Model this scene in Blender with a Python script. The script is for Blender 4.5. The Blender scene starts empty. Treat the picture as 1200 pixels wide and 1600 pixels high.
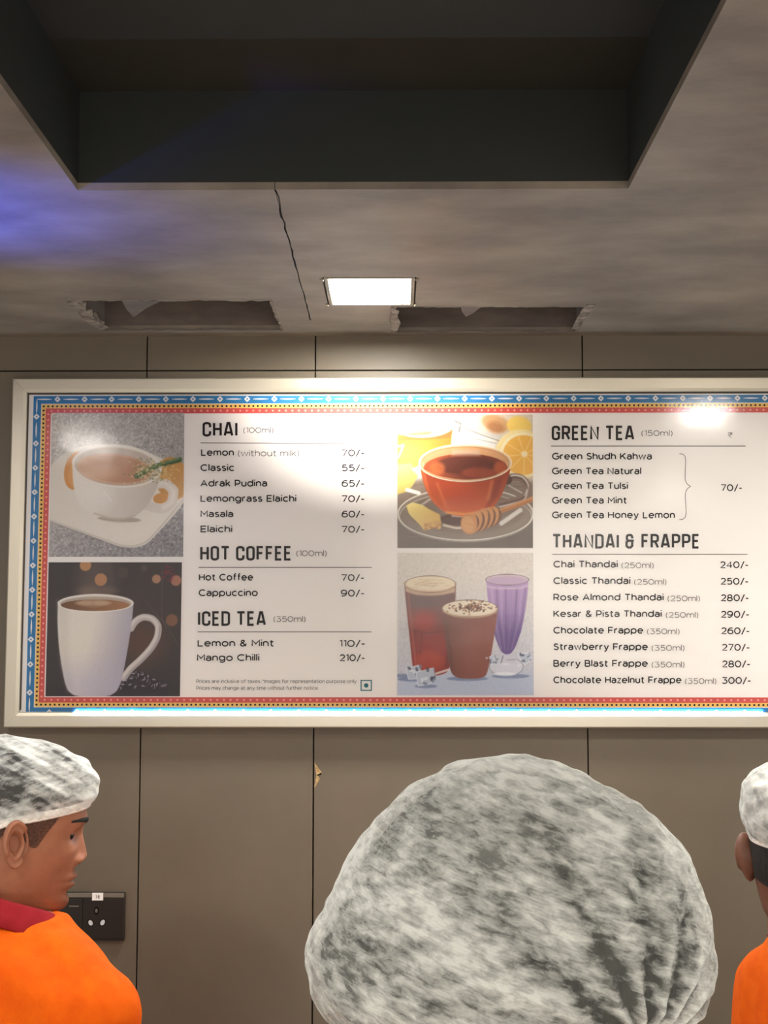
import bpy, bmesh, math, random
import numpy as np
from mathutils import Vector, Matrix, noise
random.seed(7); np.random.seed(7)
S = bpy.context.scene
COL = S.collection

# ------------------------------------------------------------------ camera
F = 2030.0
CAM = Vector((0.0, 0.0, 1.80))
PITCH = math.atan(188.0 / F)
YAW = math.atan(20.0 * math.cos(PITCH) / F)
cd = bpy.data.cameras.new('camera'); cd.sensor_width = 36; cd.sensor_fit = 'AUTO'; cd.lens = F / 1600 * 36
cam = bpy.data.objects.new('camera', cd); COL.objects.link(cam)
cam.location = CAM; cam.rotation_euler = (math.pi / 2 + PITCH, 0, YAW)
cd.clip_start = 0.02
S.camera = cam
RM = cam.rotation_euler.to_matrix()
def ray(px, py): return RM @ Vector(((px - 600) / F, (800 - py) / F, -1))
def onY(px, py, Y):
    d = ray(px, py); return CAM + d * (Y / d.y)
def onZ(px, py, Z):
    d = ray(px, py); return CAM + d * ((Z - CAM.z) / d.z)

# ------------------------------------------------------------------ light
S.view_settings.view_transform = 'Standard'; S.view_settings.look = 'None'
S.view_settings.gamma = 1; S.view_settings.exposure = 0.56; S.view_settings.use_curve_mapping = False
LAMP_L = 146.0            # radiance of the ceiling panels
LAMP_COL = (1.0, 0.955, 0.885, 1)
LED_L = 130.0
WORLD_L = 0.55
w = bpy.data.worlds.new('world'); S.world = w; w.use_nodes = True
w.node_tree.nodes['Background'].inputs[0].default_value = (1.0, 0.96, 0.90, 1)
w.node_tree.nodes['Background'].inputs[1].default_value = WORLD_L
def light(name, kind, loc, power, col, size=.2, aim=None, sizey=None, spread=None):
    l = bpy.data.lights.new(name, kind); l.energy = power; l.color = col
    if kind == 'AREA':
        l.size = size
        if sizey: l.shape = 'RECTANGLE'; l.size_y = sizey
        if spread: l.spread = spread
    else: l.shadow_soft_size = size
    o = bpy.data.objects.new(name, l); COL.objects.link(o); o.location = loc
    if aim is not None:
        o.rotation_euler = (Vector(aim) - Vector(loc)).to_track_quat('-Z', 'Y').to_euler()
    return o
# blue neon of the next stall, out of frame on the left, then an added ceiling fill and the hall's light behind the camera
bl = light('blue_neon_light', 'SPOT', (-1.16, 1.45, 1.96), 130.0, (0.02, 0.08, 1.0), .05, (-.74, 1.64, 2.36))
bl.data.spot_size = math.radians(43); bl.data.spot_blend = 1.0
light('ceiling_fill_light', 'AREA', (0.25, -1.1, 0.95), 8.0, (1.0, 0.94, 0.86), 2.2, (0.3, 0.4, 3.2), 1.0)  # unseen uplight added to brighten the ceiling; no counter stands there
light('hall_light', 'AREA', (0.5, -1.6, 2.30), 15, (1.0, 0.93, 0.84), 1.4, (0.2, 2.4, 1.3), 1.0)

YW = 2.455               # wall plane
ZC = onY(600, 525, YW).z # ceiling plane
print('ceiling', ZC)

# ------------------------------------------------------------------ helpers
def lin(c):
    c = np.asarray(c, float) / 255.0
    return np.where(c <= 0.04045, c / 12.92, ((c + 0.055) / 1.055) ** 2.4)
def L4(r, g, b): return (*[float(v) for v in lin((r, g, b))], 1.0)

def mat(name, col, rough=.6, metal=0.0, spec=.4):
    m = bpy.data.materials.new(name); m.use_nodes = True
    p = m.node_tree.nodes['Principled BSDF']
    p.inputs['Base Color'].default_value = col if len(col) == 4 else (*col, 1)
    p.inputs['Roughness'].default_value = rough; p.inputs['Metallic'].default_value = metal
    p.inputs['Specular IOR Level'].default_value = spec
    return m
def N(m, t, **kw):
    n = m.node_tree.nodes.new(t)
    for k, v in kw.items():
        if k in n.inputs: n.inputs[k].default_value = v
        else: setattr(n, k, v)
    return n
def LK(m, a, b): m.node_tree.links.new(a, b)
def pbsdf(m): return m.node_tree.nodes['Principled BSDF']
def mottled(name, c1, c2, scale=4, stretch=(1, 1, 1), rough=.6, detail=6, bump=0.0, bscale=60, spec=.4, lo=.35, hi=.65, r2=None):
    m = mat(name, c1, rough, spec=spec)
    tc = N(m, 'ShaderNodeTexCoord'); mp = N(m, 'ShaderNodeMapping'); mp.inputs['Scale'].default_value = stretch
    LK(m, tc.outputs['Object'], mp.inputs['Vector'])
    nz = N(m, 'ShaderNodeTexNoise', Scale=scale, Detail=detail, Roughness=.6)
    LK(m, mp.outputs[0], nz.inputs['Vector'])
    cr = N(m, 'ShaderNodeValToRGB')
    cr.color_ramp.elements[0].position = lo; cr.color_ramp.elements[1].position = hi
    cr.color_ramp.elements[0].color = c1; cr.color_ramp.elements[1].color = c2
    LK(m, nz.outputs['Fac'], cr.inputs['Fac']); LK(m, cr.outputs['Color'], pbsdf(m).inputs['Base Color'])
    if r2 is not None:
        mr = N(m, 'ShaderNodeMapRange'); mr.inputs['From Min'].default_value = lo; mr.inputs['From Max'].default_value = hi
        mr.inputs['To Min'].default_value = rough; mr.inputs['To Max'].default_value = r2
        LK(m, nz.outputs['Fac'], mr.inputs['Value']); LK(m, mr.outputs[0], pbsdf(m).inputs['Roughness'])
    if bump:
        n2 = N(m, 'ShaderNodeTexNoise', Scale=bscale, Detail=5); LK(m, mp.outputs[0], n2.inputs['Vector'])
        b = N(m, 'ShaderNodeBump', Strength=bump, Distance=.004); LK(m, n2.outputs['Fac'], b.inputs['Height'])
        LK(m, b.outputs['Normal'], pbsdf(m).inputs['Normal'])
    return m
def attr_mat(name, rough=.5, spec=.3):
    m = mat(name, (1, 1, 1, 1), rough, spec=spec)
    a = N(m, 'ShaderNodeAttribute', attribute_name='Col'); LK(m, a.outputs['Color'], pbsdf(m).inputs['Base Color'])
    return m
def emis(name, col, strength):
    m = bpy.data.materials.new(name); m.use_nodes = True; m.node_tree.nodes.clear()
    e = N(m, 'ShaderNodeEmission', Color=col, Strength=strength); o = N(m, 'ShaderNodeOutputMaterial')
    LK(m, e.outputs[0], o.inputs[0]); return m

def link(name, me, mats=None, parent=None, smooth=False, loc=None):
    o = bpy.data.objects.new(name, me); COL.objects.link(o)
    for mm in (mats if isinstance(mats, (list, tuple)) else [mats] if mats else []): me.materials.append(mm)
    if parent: o.parent = parent
    if loc is not None: o.location = loc
    if smooth: me.polygons.foreach_set('use_smooth', [True] * len(me.polygons))
    return o
def pyd(name, verts, faces, mats=None, parent=None, smooth=False, fm=None, loc=None):
    me = bpy.data.meshes.new(name); me.from_pydata([tuple(v) for v in verts], [], [tuple(f) for f in faces])
    o = link(name, me, mats, parent, smooth, loc)
    if fm: me.polygons.foreach_set('material_index', fm)
    me.update(); return o
class MB:
    """collects boxes, prisms and tubes into one mesh"""
    def __init__(s): s.v = []; s.f = []; s.m = []
    def add(s, vs, fs, mi=0):
        b = len(s.v); s.v += [Vector(v) for v in vs]; s.f += [tuple(i + b for i in f) for f in fs]; s.m += [mi] * len(fs)
    def box(s, a, b, mi=0):
        (x0, y0, z0), (x1, y1, z1) = a, b
        s.add([(x0,y0,z0),(x1,y0,z0),(x1,y1,z0),(x0,y1,z0),(x0,y0,z1),(x1,y0,z1),(x1,y1,z1),(x0,y1,z1)],
              [(0,3,2,1),(4,5,6,7),(0,1,5,4),(1,2,6,5),(2,3,7,6),(3,0,4,7)], mi)
    def grid(s, rows, closed=False, mi=0):
        b = len(s.v); n = len(rows[0])
        for r in rows: s.v += [Vector(p) for p in r]
        for i in range(len(rows) - 1):
            for j in range(n if closed else n - 1):
                k = (j + 1) % n
                s.f.append((b+i*n+j, b+i*n+k, b+(i+1)*n+k, b+(i+1)*n+j)); s.m.append(mi)
    def cap(s, row, mi=0, flip=False):
        b = len(s.v); s.v += [Vector(p) for p in row]; f = list(range(b, b + len(row)))
        s.f.append(tuple(f[::-1] if flip else f)); s.m.append(mi)
    def tube(s, pts, rad, n=12, mi=0, sy=1.0):
        pts = [Vector(p) for p in pts]; rows = []
        for i, p in enumerate(pts):
            t = (pts[min(i+1, len(pts)-1)] - pts[max(i-1, 0)]).normalized()
            a = Vector((0,0,1)) if abs(t.z) < .9 else Vector((0,1,0))
            u = t.cross(a).normalized(); v = u.cross(t)
            r = rad[i] if hasattr(rad, '__len__') else rad
            rows.append([p + u*r*math.cos(q*2*math.pi/n) + v*r*sy*math.sin(q*2*math.pi/n) for q in range(n)])
        s.grid(rows, True, mi); s.cap(rows[0], mi, True); s.cap(rows[-1], mi)
    def ball(s, c, r, n=12, mi=0):
        c = Vector(c); r = r if hasattr(r, '__len__') else (r, r, r); rows = []
        for i in range(1, n):
            t = math.pi * i / n
            rows.append([c + Vector((r[0]*math.sin(t)*math.cos(p*2*math.pi/(2*n)), r[1]*math.sin(t)*math.sin(p*2*math.pi/(2*n)), -r[2]*math.cos(t))) for p in range(2*n)])
        s.grid(rows, True, mi); s.cap(rows[0], mi, True); s.cap(rows[-1], mi)
    def chain(s, pts, rad, n=12):
        s.tube(pts, rad, n)
        for p, r in zip(pts, rad): s.ball(p, r * .999, 8)
    def build(s, name, mats=None, parent=None, smooth=False, loc=None, bevel=0):
        o = pyd(name, s.v, s.f, mats, parent, smooth, s.m, loc)
        bm = bmesh.new(); bm.from_mesh(o.data)
        bmesh.ops.recalc_face_normals(bm, faces=bm.faces)
        if bevel: bmesh.ops.bevel(bm, geom=[e for e in bm.edges if len(e.link_faces) == 2 and e.calc_face_angle(0) > .5], offset=bevel, segments=2, affect='EDGES', profile=.6)
        bm.to_mesh(o.data); bm.free(); return o
def tag(o, label=None, cat=None, group=None, kind=None):
    for k, v in (('label', label), ('category', cat), ('group', group), ('kind', kind)):
        if v: o[k] = v
    return o
def thing(name, loc, label, cat, group=None, rz=0):
    o = bpy.data.objects.new(name, None); COL.objects.link(o); o.empty_display_size = .05
    o.location = loc; o.rotation_euler = (0, 0, rz); return tag(o, label, cat, group)
def remesh(name, mb, voxel, smooth_it=4, mats=None, parent=None):
    me = bpy.data.meshes.new('tmp'); me.from_pydata([tuple(v) for v in mb.v], [], mb.f); me.update()
    o = bpy.data.objects.new('tmp', me); COL.objects.link(o)
    m = o.modifiers.new('r', 'REMESH'); m.mode = 'VOXEL'; m.voxel_size = voxel
    if smooth_it:
        q = o.modifiers.new('s', 'SMOOTH'); q.iterations = smooth_it; q.factor = .5
    dg = bpy.context.evaluated_depsgraph_get(); dg.update()
    out = bpy.data.meshes.new_from_object(o.evaluated_get(dg)); out.name = name
    bpy.data.objects.remove(o); bpy.data.meshes.remove(me)
    out.materials.clear()
    return link(name, out, mats, parent, True)
def coords(me):
    a = np.empty(len(me.vertices) * 3, np.float32); me.vertices.foreach_get('co', a); return a.reshape(-1, 3)
def setco(me, a): me.vertices.foreach_set('co', a.astype(np.float32).ravel()); me.update()

# ------------------------------------------------------------------ setting: wall, ceiling, floor
M_wall = mottled('taupe_laminate', L4(97, 87, 73), L4(104, 94, 79), 3.2, rough=.42, bump=.05, bscale=420, spec=.35, r2=.5)
M_gap = mat('dark_gap', L4(18, 16, 14), .9, spec=.1)
M_chip = mottled('bare_chipboard', L4(150, 116, 74), L4(196, 168, 120), 160, rough=.9)
def wx(px, py): return onY(px, py, YW).x
seams = [-2.6, -1.62, wx(225, 840), wx(491.5, 840), wx(914, 840), 1.42, 1.98, 2.6]
zs = [0.0, onY(400, 579, YW).z, ZC + .3]
wall = MB(); g = .0013
for i in range(len(seams) - 1):
    for j in range(2):
        x0, x1 = seams[i] + g, seams[i+1] - g
        wall.box((x0, YW, zs[j] + (g if j else 0)), (x1, YW + .018, zs[j+1] - g))
wall.box((-2.6, YW + .0181, 0), (2.6, YW + .05, ZC + .3), 1)
wb = wall.build('wall_back', [M_wall, M_gap], bevel=.0006); tag(wb, kind='structure')
# chipped panel edge beside the middle seam, bare board showing
cx = wx(491, 1207)
def wp(px, py, dy=0): return onY(px, py, YW - dy)
ch = MB()
outl = [(491.0,1191),(494.5,1196),(499,1202),(503,1207),(501.5,1211),(496.5,1212),(500,1216),(497,1222),(493.5,1228),(491.0,1231)]
top = [wp(a, b, .0012) for a, b in outl]; base = [wp(491+(a-491)*1.05, b, -.001) for a, b in outl]
cc = wp(494.5, 1211, .0004)
for k in range(len(outl) - 1): ch.add([top[k], top[k+1], cc], [(0, 1, 2)], 0 if k not in (3, 4) else 1)
tag(ch.build('trim_1', [M_chip, M_gap]), kind='structure')

M_ceil = mottled('grey_ceiling_paint', L4(112, 101, 91), L4(148, 135, 119), 4.2, (1, 1.7, 1), rough=.5, bump=.10, bscale=55, spec=.35, lo=.38, hi=.68, detail=9)
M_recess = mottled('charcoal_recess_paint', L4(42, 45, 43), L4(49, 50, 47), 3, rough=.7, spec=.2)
M_void = mottled('ceiling_void_board', L4(96, 86, 80), L4(120, 108, 100), 9, (1, 1, 3), rough=.85)
M_torn = mottled('torn_board_edge', L4(92, 80, 70), L4(150, 138, 124), 70, rough=.95)
REC = (onZ(118, 293, ZC).x, .55, onZ(980, 298, ZC).x, onZ(560, 296, ZC).y)
ZR = onY(560, 141, REC[3]).z
H1 = (onZ(112, 467, ZC).x + .004, onZ(260, 468, ZC).y, onZ(425, 473, ZC).x, onZ(300, 516, ZC).y)
H2 = (onZ(612, 482, ZC).x, onZ(760, 478.5, ZC).y, onZ(924, 480, ZC).x, onZ(760, 519, ZC).y)
LP = (onZ(503, 433, ZC).x, onZ(575, 433, ZC).y, onZ(651, 434, ZC).x, onZ(575, 477, ZC).y)
CRX = onZ(458, 400, ZC).x
CRK = (CRX - .0004, REC[3], CRX + .0004, onZ(484, 500, ZC).y)
lamps_xy = [((LP[0]+LP[2])/2, (LP[1]+LP[3])/2), (.80, 1.50), (-.93, .98), (1.1, -.3), (-.9, -.8)]
lw, ld = LP[2] - LP[0], LP[3] - LP[1]
LH = [(x - lw/2, y - ld/2, x + lw/2, y + ld/2) for x, y in lamps_xy]
holes = [REC, H1, H2, CRK] + LH
print('REC', REC, 'ZR', ZR, 'H1', H1, 'H2', H2, 'LP', LP)
ceil = MB()
xs = sorted({-2.0, 2.0, *[v for h in holes for v in (h[0], h[2])]})
ys = sorted({-1.3, YW, *[v for h in holes for v in (h[1], h[3])]})
for i in range(len(xs) - 1):
    for j in range(len(ys) - 1):
        mx, my = (xs[i]+xs[i+1])/2, (ys[j]+ys[j+1])/2
        if any(h[0] < mx < h[2] and h[1] < my < h[3] for h in holes): continue
        ceil.box((xs[i], ys[j], ZC), (xs[i+1], ys[j+1], ZC + .010))
# recess walls and lid
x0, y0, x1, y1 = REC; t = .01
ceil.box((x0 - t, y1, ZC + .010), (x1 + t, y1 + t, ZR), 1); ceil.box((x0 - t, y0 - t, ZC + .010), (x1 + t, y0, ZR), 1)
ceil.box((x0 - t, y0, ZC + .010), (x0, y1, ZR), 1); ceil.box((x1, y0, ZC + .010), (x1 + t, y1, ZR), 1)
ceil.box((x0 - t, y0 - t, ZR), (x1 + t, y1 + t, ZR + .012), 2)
# ducts above the two cut-outs
for (x0, y0, x1, y1) in (H1, H2):
    zt = ZC + .17
    ceil.box((x0 - .012, y1 + .001, ZC + .010), (x1 + .012, y1 + .010, zt), 3)
    ceil.box((x0 - .012, y0 - .012, ZC + .010), (x0, y1, zt), 3); ceil.box((x1, y0 - .012, ZC + .010), (x1 + .012, y1, zt), 3)
    ceil.box((x0 - .012, y0 - .012, ZC + .010), (x1 + .012, y0, zt), 3); ceil.box((x0 - .012, y0 - .012, zt), (x1 + .012, y1 + .01, zt + .01), 3)
for (x0, y0, x1, y1) in LH: ceil.box((x0 - .02, y0 - .02, ZC + .05), (x1 + .02, y1 + .02, ZC + .06), 4)
ceil.box((CRK[0] - .02, CRK[1] + .012, ZC + .0101), (CRK[2] + .02, CRK[3] + .02, ZC + .03), 4)
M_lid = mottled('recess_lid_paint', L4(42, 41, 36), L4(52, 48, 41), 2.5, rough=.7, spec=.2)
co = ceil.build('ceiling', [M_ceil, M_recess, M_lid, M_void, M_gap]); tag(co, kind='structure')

# torn paper and board fragments around the cut-outs and the crack (parts of the ceiling)
def ragged(name, p0, p1, inward, n, depth, lift, m, seed, thick=.0016):
    rnd = random.Random(seed); p0 = Vector(p0); p1 = Vector(p1); inward = Vector(inward); mb = MB(); A = []; B = []
    for i in range(n + 1):
        q = p0.lerp(p1, i / n); d = depth * rnd.uniform(.15, 1)
        A.append(q - inward * .002); B.append(q + inward * d + Vector((0, 0, lift * rnd.uniform(-.3, 1))))
    up = Vector((0, 0, thick)); dn = Vector((0, 0, -.0006))
    mb.grid([[a + dn for a in A], [b + dn for b in B], [b + up for b in B], [a + up for a in A], [a + dn for a in A]])
    return mb.build(name, m, co)
zc = ZC
ragged('torn_edge', (H1[0], H1[1], zc), (H1[0], H1[3], zc), (1, 0, 0), 14, .012, .012, M_torn, 1)
ragged('torn_edge', (H1[2], H1[1], zc), (H1[2], H1[3], zc), (-1, 0, 0), 14, .006, .006, M_torn, 2)
ragged('torn_edge', (H1[0], H1[1], zc), (H1[2], H1[1], zc), (0, 1, 0), 30, .006, -.002, M_ceil, 3)
ragged('torn_edge', (H1[0], H1[3], zc), (H1[2], H1[3], zc), (0, -1, 0), 30, .003, .002, M_void, 4)
ragged('torn_edge', (H2[2], H2[1], zc), (H2[2], H2[3], zc), (-1, 0, 0), 14, .012, .010, M_torn, 5)
ragged('torn_edge', (H2[0], H2[1], zc), (H2[0], H2[3], zc), (1, 0, 0), 14, .014, .012, M_torn, 6)
ragged('torn_edge', (H2[0], H2[1], zc), (H2[2], H2[1], zc), (0, 1, 0), 34, .006, -.001, M_ceil, 7)
ragged('torn_edge', (H2[0], H2[3], zc), (H2[2], H2[3], zc), (0, -1, 0), 34, .004, .002, M_void, 8)
def shard(name, pts, m, th=.0015):
    mb = MB(); p = [Vector(q) for q in pts]; up = Vector((0, .001, th)); n = len(p)
    mb.cap(p); mb.cap([q + up for q in p]); mb.grid([p, [q + up for q in p]], True); return mb.build(name, m, co)
# slanting board ends at the outer side of each cut-out, and hanging paper flaps
def pz(px, py, dz=0.0): return onZ(px, py, ZC + dz)
shard('torn_board', [pz(103,466,-.001), pz(118,470,-.001), pz(132,482,-.001), pz(150,500,-.001), pz(170,512,-.001), pz(158,515,-.001), pz(143,508,-.001), pz(128,496,-.001), pz(115,481,-.001), pz(108,477,-.001)], M_torn)
shard('torn_board', [pz(931,476,-.001), pz(926,484,-.001), pz(914,498,-.001), pz(897,514,-.001), pz(893,516,-.001), pz(900,500,-.001), pz(910,483,-.001), pz(916,477,-.001)], M_torn)
shard('torn_board', [pz(612,481,-.001), pz(624,486,-.001), pz(621,494,-.001), pz(626,505,-.001), pz(620,518,-.001), pz(610,515,-.001), pz(608,500,-.001)], M_torn)
shard('paper_flap', [pz(190,470,.001), pz(252,470,.001), onZ(228,482,ZC+.004), onZ(209,496,ZC+.006), onZ(198,484,ZC+.004)], M_void)
shard('paper_flap', [pz(720,479,.001), pz(752,479,.001), onZ(740,489,ZC+.004), onZ(728,495,ZC+.005), onZ(722,487,ZC+.004)], M_void)
rg = random.Random(5); cr = MB(); P = []   # ragged crack line
nseg = 26
for i in range(nseg + 1):
    yy = CRK[1] + (CRK[3] - CRK[1]) * i / nseg
    P.append((CRX + rg.uniform(-.0010, .0010) + (.0022 * math.sin(i * 1.3) if i < 6 else 0), yy))
wd = [.0005 + .0009 * rg.random() for _ in P]
cr.grid([[(x - q, y, ZC - .0003) for (x, y), q in zip(P, wd)], [(x + q, y, ZC - .0003) for (x, y), q in zip(P, wd)]])
cr.build('crack', M_gap, co)

M_floor = mottled('floor_tile', L4(196, 190, 180), L4(212, 206, 196), 3, rough=.4)
fl = MB(); fl.box((-4, -5, -.05), (4, YW + .05, 0)); tag(fl.build('floor', M_floor), kind='structure')
# ------------------------------------------------------------------ ceiling panel lamps
M_diff = emis('lit_diffuser', LAMP_COL, LAMP_L)
M_lampframe = mat('lamp_trim', L4(150, 138, 120), .5)
def lamp(x, y, label, first=None):
    t = thing('ceiling_light', (x, y, ZC), label, 'ceiling light', None)
    if first:
        for c in first.children:
            q = c.copy(); COL.objects.link(q); q.parent = t
        return t
    a, b = lw / 2 - .003, ld / 2 - .003
    m = MB(); e = .006
    m.box((-a, -b, -.001), (a, -b + e, .020)); m.box((-a, b - e, -.001), (a, b, .020))
    m.box((-a, -b + e, -.001), (-a + e, b - e, .020)); m.box((a - e, -b + e, -.001), (a, b - e, .020))
    m.box((-a + e, -b + e, .0142), (a - e, b - e, .034))
    m.build('frame', M_lampframe, t)
    d = MB(); d.box((-a + e, -b + e, .008), (a - e, b - e, .0139)); d.build('diffuser', M_diff, t)
    for sx in (-1, 1):
        for sy in (-1, 1):
            c = MB(); c.tube([(sx*(a + .001), sy*b*.93, -.003), (sx*(a + .006), sy*b*.93, -.001), (sx*(a + .008), sy*b*.90, .004)], .0016, 8)
            c.build('spring_clip', M_lampframe, t, True)
    return t
L0 = lamp(*lamps_xy[0], 'lit square panel light recessed in the grey ceiling above the menu board')
for k, lb in ((1, 'ceiling panel light past the right edge, mirrored over the green tea heading'), (2, 'ceiling panel light past the left edge, mirrored in the chai picture'),
              (3, 'ceiling panel light behind the viewer on the right'), (4, 'ceiling panel light behind the viewer on the left')):
    lamp(*lamps_xy[k], lb, L0)
# ------------------------------------------------------------------ menu board
YF, YS = YW - .030, YW - .0215      # frame front, printed sheet
M_alu = mat('brushed_aluminium', L4(182, 174, 157), .38, .55)
_p = pbsdf(M_alu); _tc = N(M_alu, 'ShaderNodeTexCoord'); _mp = N(M_alu, 'ShaderNodeMapping'); _mp.inputs['Scale'].default_value = (2, 40, 300)
LK(M_alu, _tc.outputs['Object'], _mp.inputs['Vector']); _nz = N(M_alu, 'ShaderNodeTexNoise', Scale=3.0, Detail=4); LK(M_alu, _mp.outputs[0], _nz.inputs['Vector'])
_mr = N(M_alu, 'ShaderNodeMapRange'); _mr.inputs['To Min'].default_value = .30; _mr.inputs['To Max'].default_value = .46
LK(M_alu, _nz.outputs['Fac'], _mr.inputs['Value']); LK(M_alu, _mr.outputs[0], _p.inputs['Roughness'])
M_gasket = mat('dark_gasket', L4(60, 50, 40), .7)
M_sheet = mat('white_print_sheet', L4(246, 241, 236), .5, spec=.2)
M_ink = mat('dark_brown_ink', L4(26, 12, 8), .6, spec=.1)
M_grey = mat('grey_ink', L4(98, 92, 86), .6, spec=.1)
M_rule = mat('grey_brown_ink', L4(96, 84, 76), .6, spec=.1)
M_blue = mat('blue_ink', L4(42, 124, 178), .5, spec=.2)
M_white = mat('white_ink', L4(240, 238, 234), .5, spec=.2)
M_yel = mat('yellow_ink', L4(248, 204, 108), .5, spec=.2)
M_red = mat('coral_red_ink', L4(214, 88, 82), .5, spec=.2)
M_pink = mat('pale_pink_ink', L4(250, 176, 158), .5, spec=.2)
M_black = mat('black_ink', L4(26, 20, 16), .6, spec=.1)
M_teal = mat('teal_ink', L4(0, 112, 122), .5, spec=.1)

sx0 = (onY(18, 588, YF).x + onY(5, 1138, YF).x) / 2
sx1 = onY(1274, 860, YF).x
sz1, sz0 = onY(600, 589, YF).z, onY(600, 1138, YF).z
FW = .0285
board = thing('menu_board', ((sx0+sx1)/2, YW, sz0), 'long aluminium framed drinks menu board on the dark panelled wall', 'menu board')
OB = Vector(board.location)
def B(p): return Vector(p) - OB
# four mitred rails
def rail(a, b, inward):
    """a,b outer corners (x,z); inward unit (x,z)"""
    a = Vector((a[0], 0, a[1])); b = Vector((b[0], 0, b[1])); n = Vector((inward[0], 0, inward[1])); t = (b - a).normalized()
    prof = [(0, 0), (0, .026), (.0025, .030), (.0035, .0302), (.022, .0292), (.0250, .0284), (FW - .0005, .0276), (FW, .0268), (FW, .002), (.004, 0)]
    r0 = [a + n*d + t*(d + .0002) - Vector((0, q, 0)) for d, q in prof]; r1 = [b + n*d - t*(d + .0002) - Vector((0, q, 0)) for d, q in prof]
    mb = MB(); o = Vector((0, YW, 0))
    mb.grid([[B(p + o) for p in r0], [B(p + o) for p in r1]], True); mb.cap([B(p + o) for p in r0]); mb.cap([B(p + o) for p in r1])
    return mb.build('frame_rail', M_alu, board)
rail((sx0, sz1), (sx1, sz1), (0, -1)); rail((sx0, sz0), (sx1, sz0), (0, 1)); rail((sx0, sz0), (sx0, sz1), (1, 0)); rail((sx1, sz0), (sx1, sz1), (-1, 0))
ix0, ix1, iz0, iz1 = sx0 + FW, sx1 - FW, sz0 + FW, sz1 - FW
gk = MB()
for (a, b) in (((ix0, iz1 - .0028), (ix1, iz1)), ((ix0, iz0 + .004), (ix0 + .0026, iz1 - .0028)), ((ix1 - .0026, iz0 + .004), (ix1, iz1 - .0028))):
    gk.box(B((a[0], YS - .0022, a[1])), B((b[0], YS, b[1])))
gk.build('gasket', M_gasket, board)
sh = MB(); sh.box(B((ix0 + .0002, YS, iz0 + .0002)), B((ix1 - .0002, YS + .004, iz1 - .0002)))
sheet = sh.build('printed_sheet', M_sheet, board)
EPS = [0]
def spt(px, py, lay=1):          # photo pixel -> board-local point on the printed sheet, lay = ink layer
    return B(onY(px, py, YS - .00025 * lay))
# ---- decorative border (metric, measured from the photograph)
def P_(px, py): p = onY(px, py, YS); return p.x, p.z
bx0 = (P_(53, 618)[0] + P_(40, 1110)[0]) / 2
bz1 = P_(600, 618)[1]; bz0 = iz0 + .001
k = (P_(700, 700)[0] - P_(600, 700)[0]) / 100      # metres per pixel on the sheet
wB, wG, wY, wR = 12.2*k, .9*k, 6.6*k, 8.2*k
bx1 = ix1 - (bx0 - ix0)
zR0 = P_(600, 1089.5)[1]          # inner edge of the red band at the bottom
zR1 = P_(600, 644)[1]
bord = MB()
def frect(x0, x1, z0, z1, th, lay, mi, thx=None):
    """rectangular ring of width th inside the rectangle"""
    y = YS - .00025 * lay; tb = thx or th
    def q(a, b, c, d): bord.add([B((a, y, c)), B((b, y, c)), B((b, y, d)), B((a, y, d))], [(0, 1, 2, 3)], mi)
    q(x0, x1, z1 - th, z1); q(x0, x1, z0, z0 + tb); q(x0, x0 + th, z0 + tb, z1 - th); q(x1 - th, x1, z0 + tb, z1 - th)
def disc(x, z, r, lay, mi, n=8, rz=None):
    y = YS - .00025 * lay; rz = rz or r
    bord.add([B((x + r*math.cos(2*math.pi*i/n), y, z + rz*math.sin(2*math.pi*i/n))) for i in range(n)], [tuple(range(n))], mi)
BLU, WHT, YEL, RED, PNK, BLK = range(6)
Rx0, Rx1 = bx0 + wB + wG + wY, bx1 - wB - wG - wY
zY0 = zR0 - wR - wY               # bottom edge of the yellow band
frect(bx0, bx1, bz0, bz1, wB, 1, BLU, zY0 - wG - bz0)
frect(bx0 + wB, bx1 - wB, zY0 - wG, bz1 - wB, wG, 1, WHT)
frect(bx0 + wB + wG, bx1 - wB - wG, zY0, bz1 - wB - wG, wY, 1, YEL)
frect(Rx0, Rx1, zY0 + wY, bz1 - wB - wG - wY, wR, 1, RED)
def seq(a, b, step):
    n = max(1, round(abs(b - a) / step)); return [a + (b - a) * i / n for i in range(n + 1)]
zt = bz1 - wB - wG - wY/2; zb = zY0 + wY/2; xl = bx0 + wB + wG + wY/2; xr = bx1 - wB - wG - wY/2
for x in seq(xl, xr, 7.0*k): disc(x, zt, 1.75*k, 2, BLK); disc(x, zb, 1.75*k, 2, BLK)
for z in seq(zt, zb, 6.75*k)[1:-1]: disc(xl, z, 1.75*k, 2, BLK); disc(xr, z, 1.75*k, 2, BLK)
zt2, zb2 = zt - wY/2 - wR/2, zb + wY/2 + wR/2; xl2, xr2 = xl + wY/2 + wR/2, xr - wY/2 - wR/2
for x in seq(xl2 + 5*k, xr2 - 5*k, 10.2*k): disc(x, zt2, 1.9*k, 2, PNK, 4); disc(x, zb2, 1.9*k, 2, PNK, 4)
for z in seq(zt2 - 5*k, zb2 + 5*k, 9.4*k): disc(xl2, z, 1.9*k, 2, PNK, 4); disc(xr2, z, 1.9*k, 2, PNK, 4)
def diamond(x, z): disc(x, z, 5.0*k, 2, WHT, 8 if False else 4); disc(x, z, 3.9*k, 2.4, WHT, 8); disc(x, z, 1.3*k, 3, BLU, 6)
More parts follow.
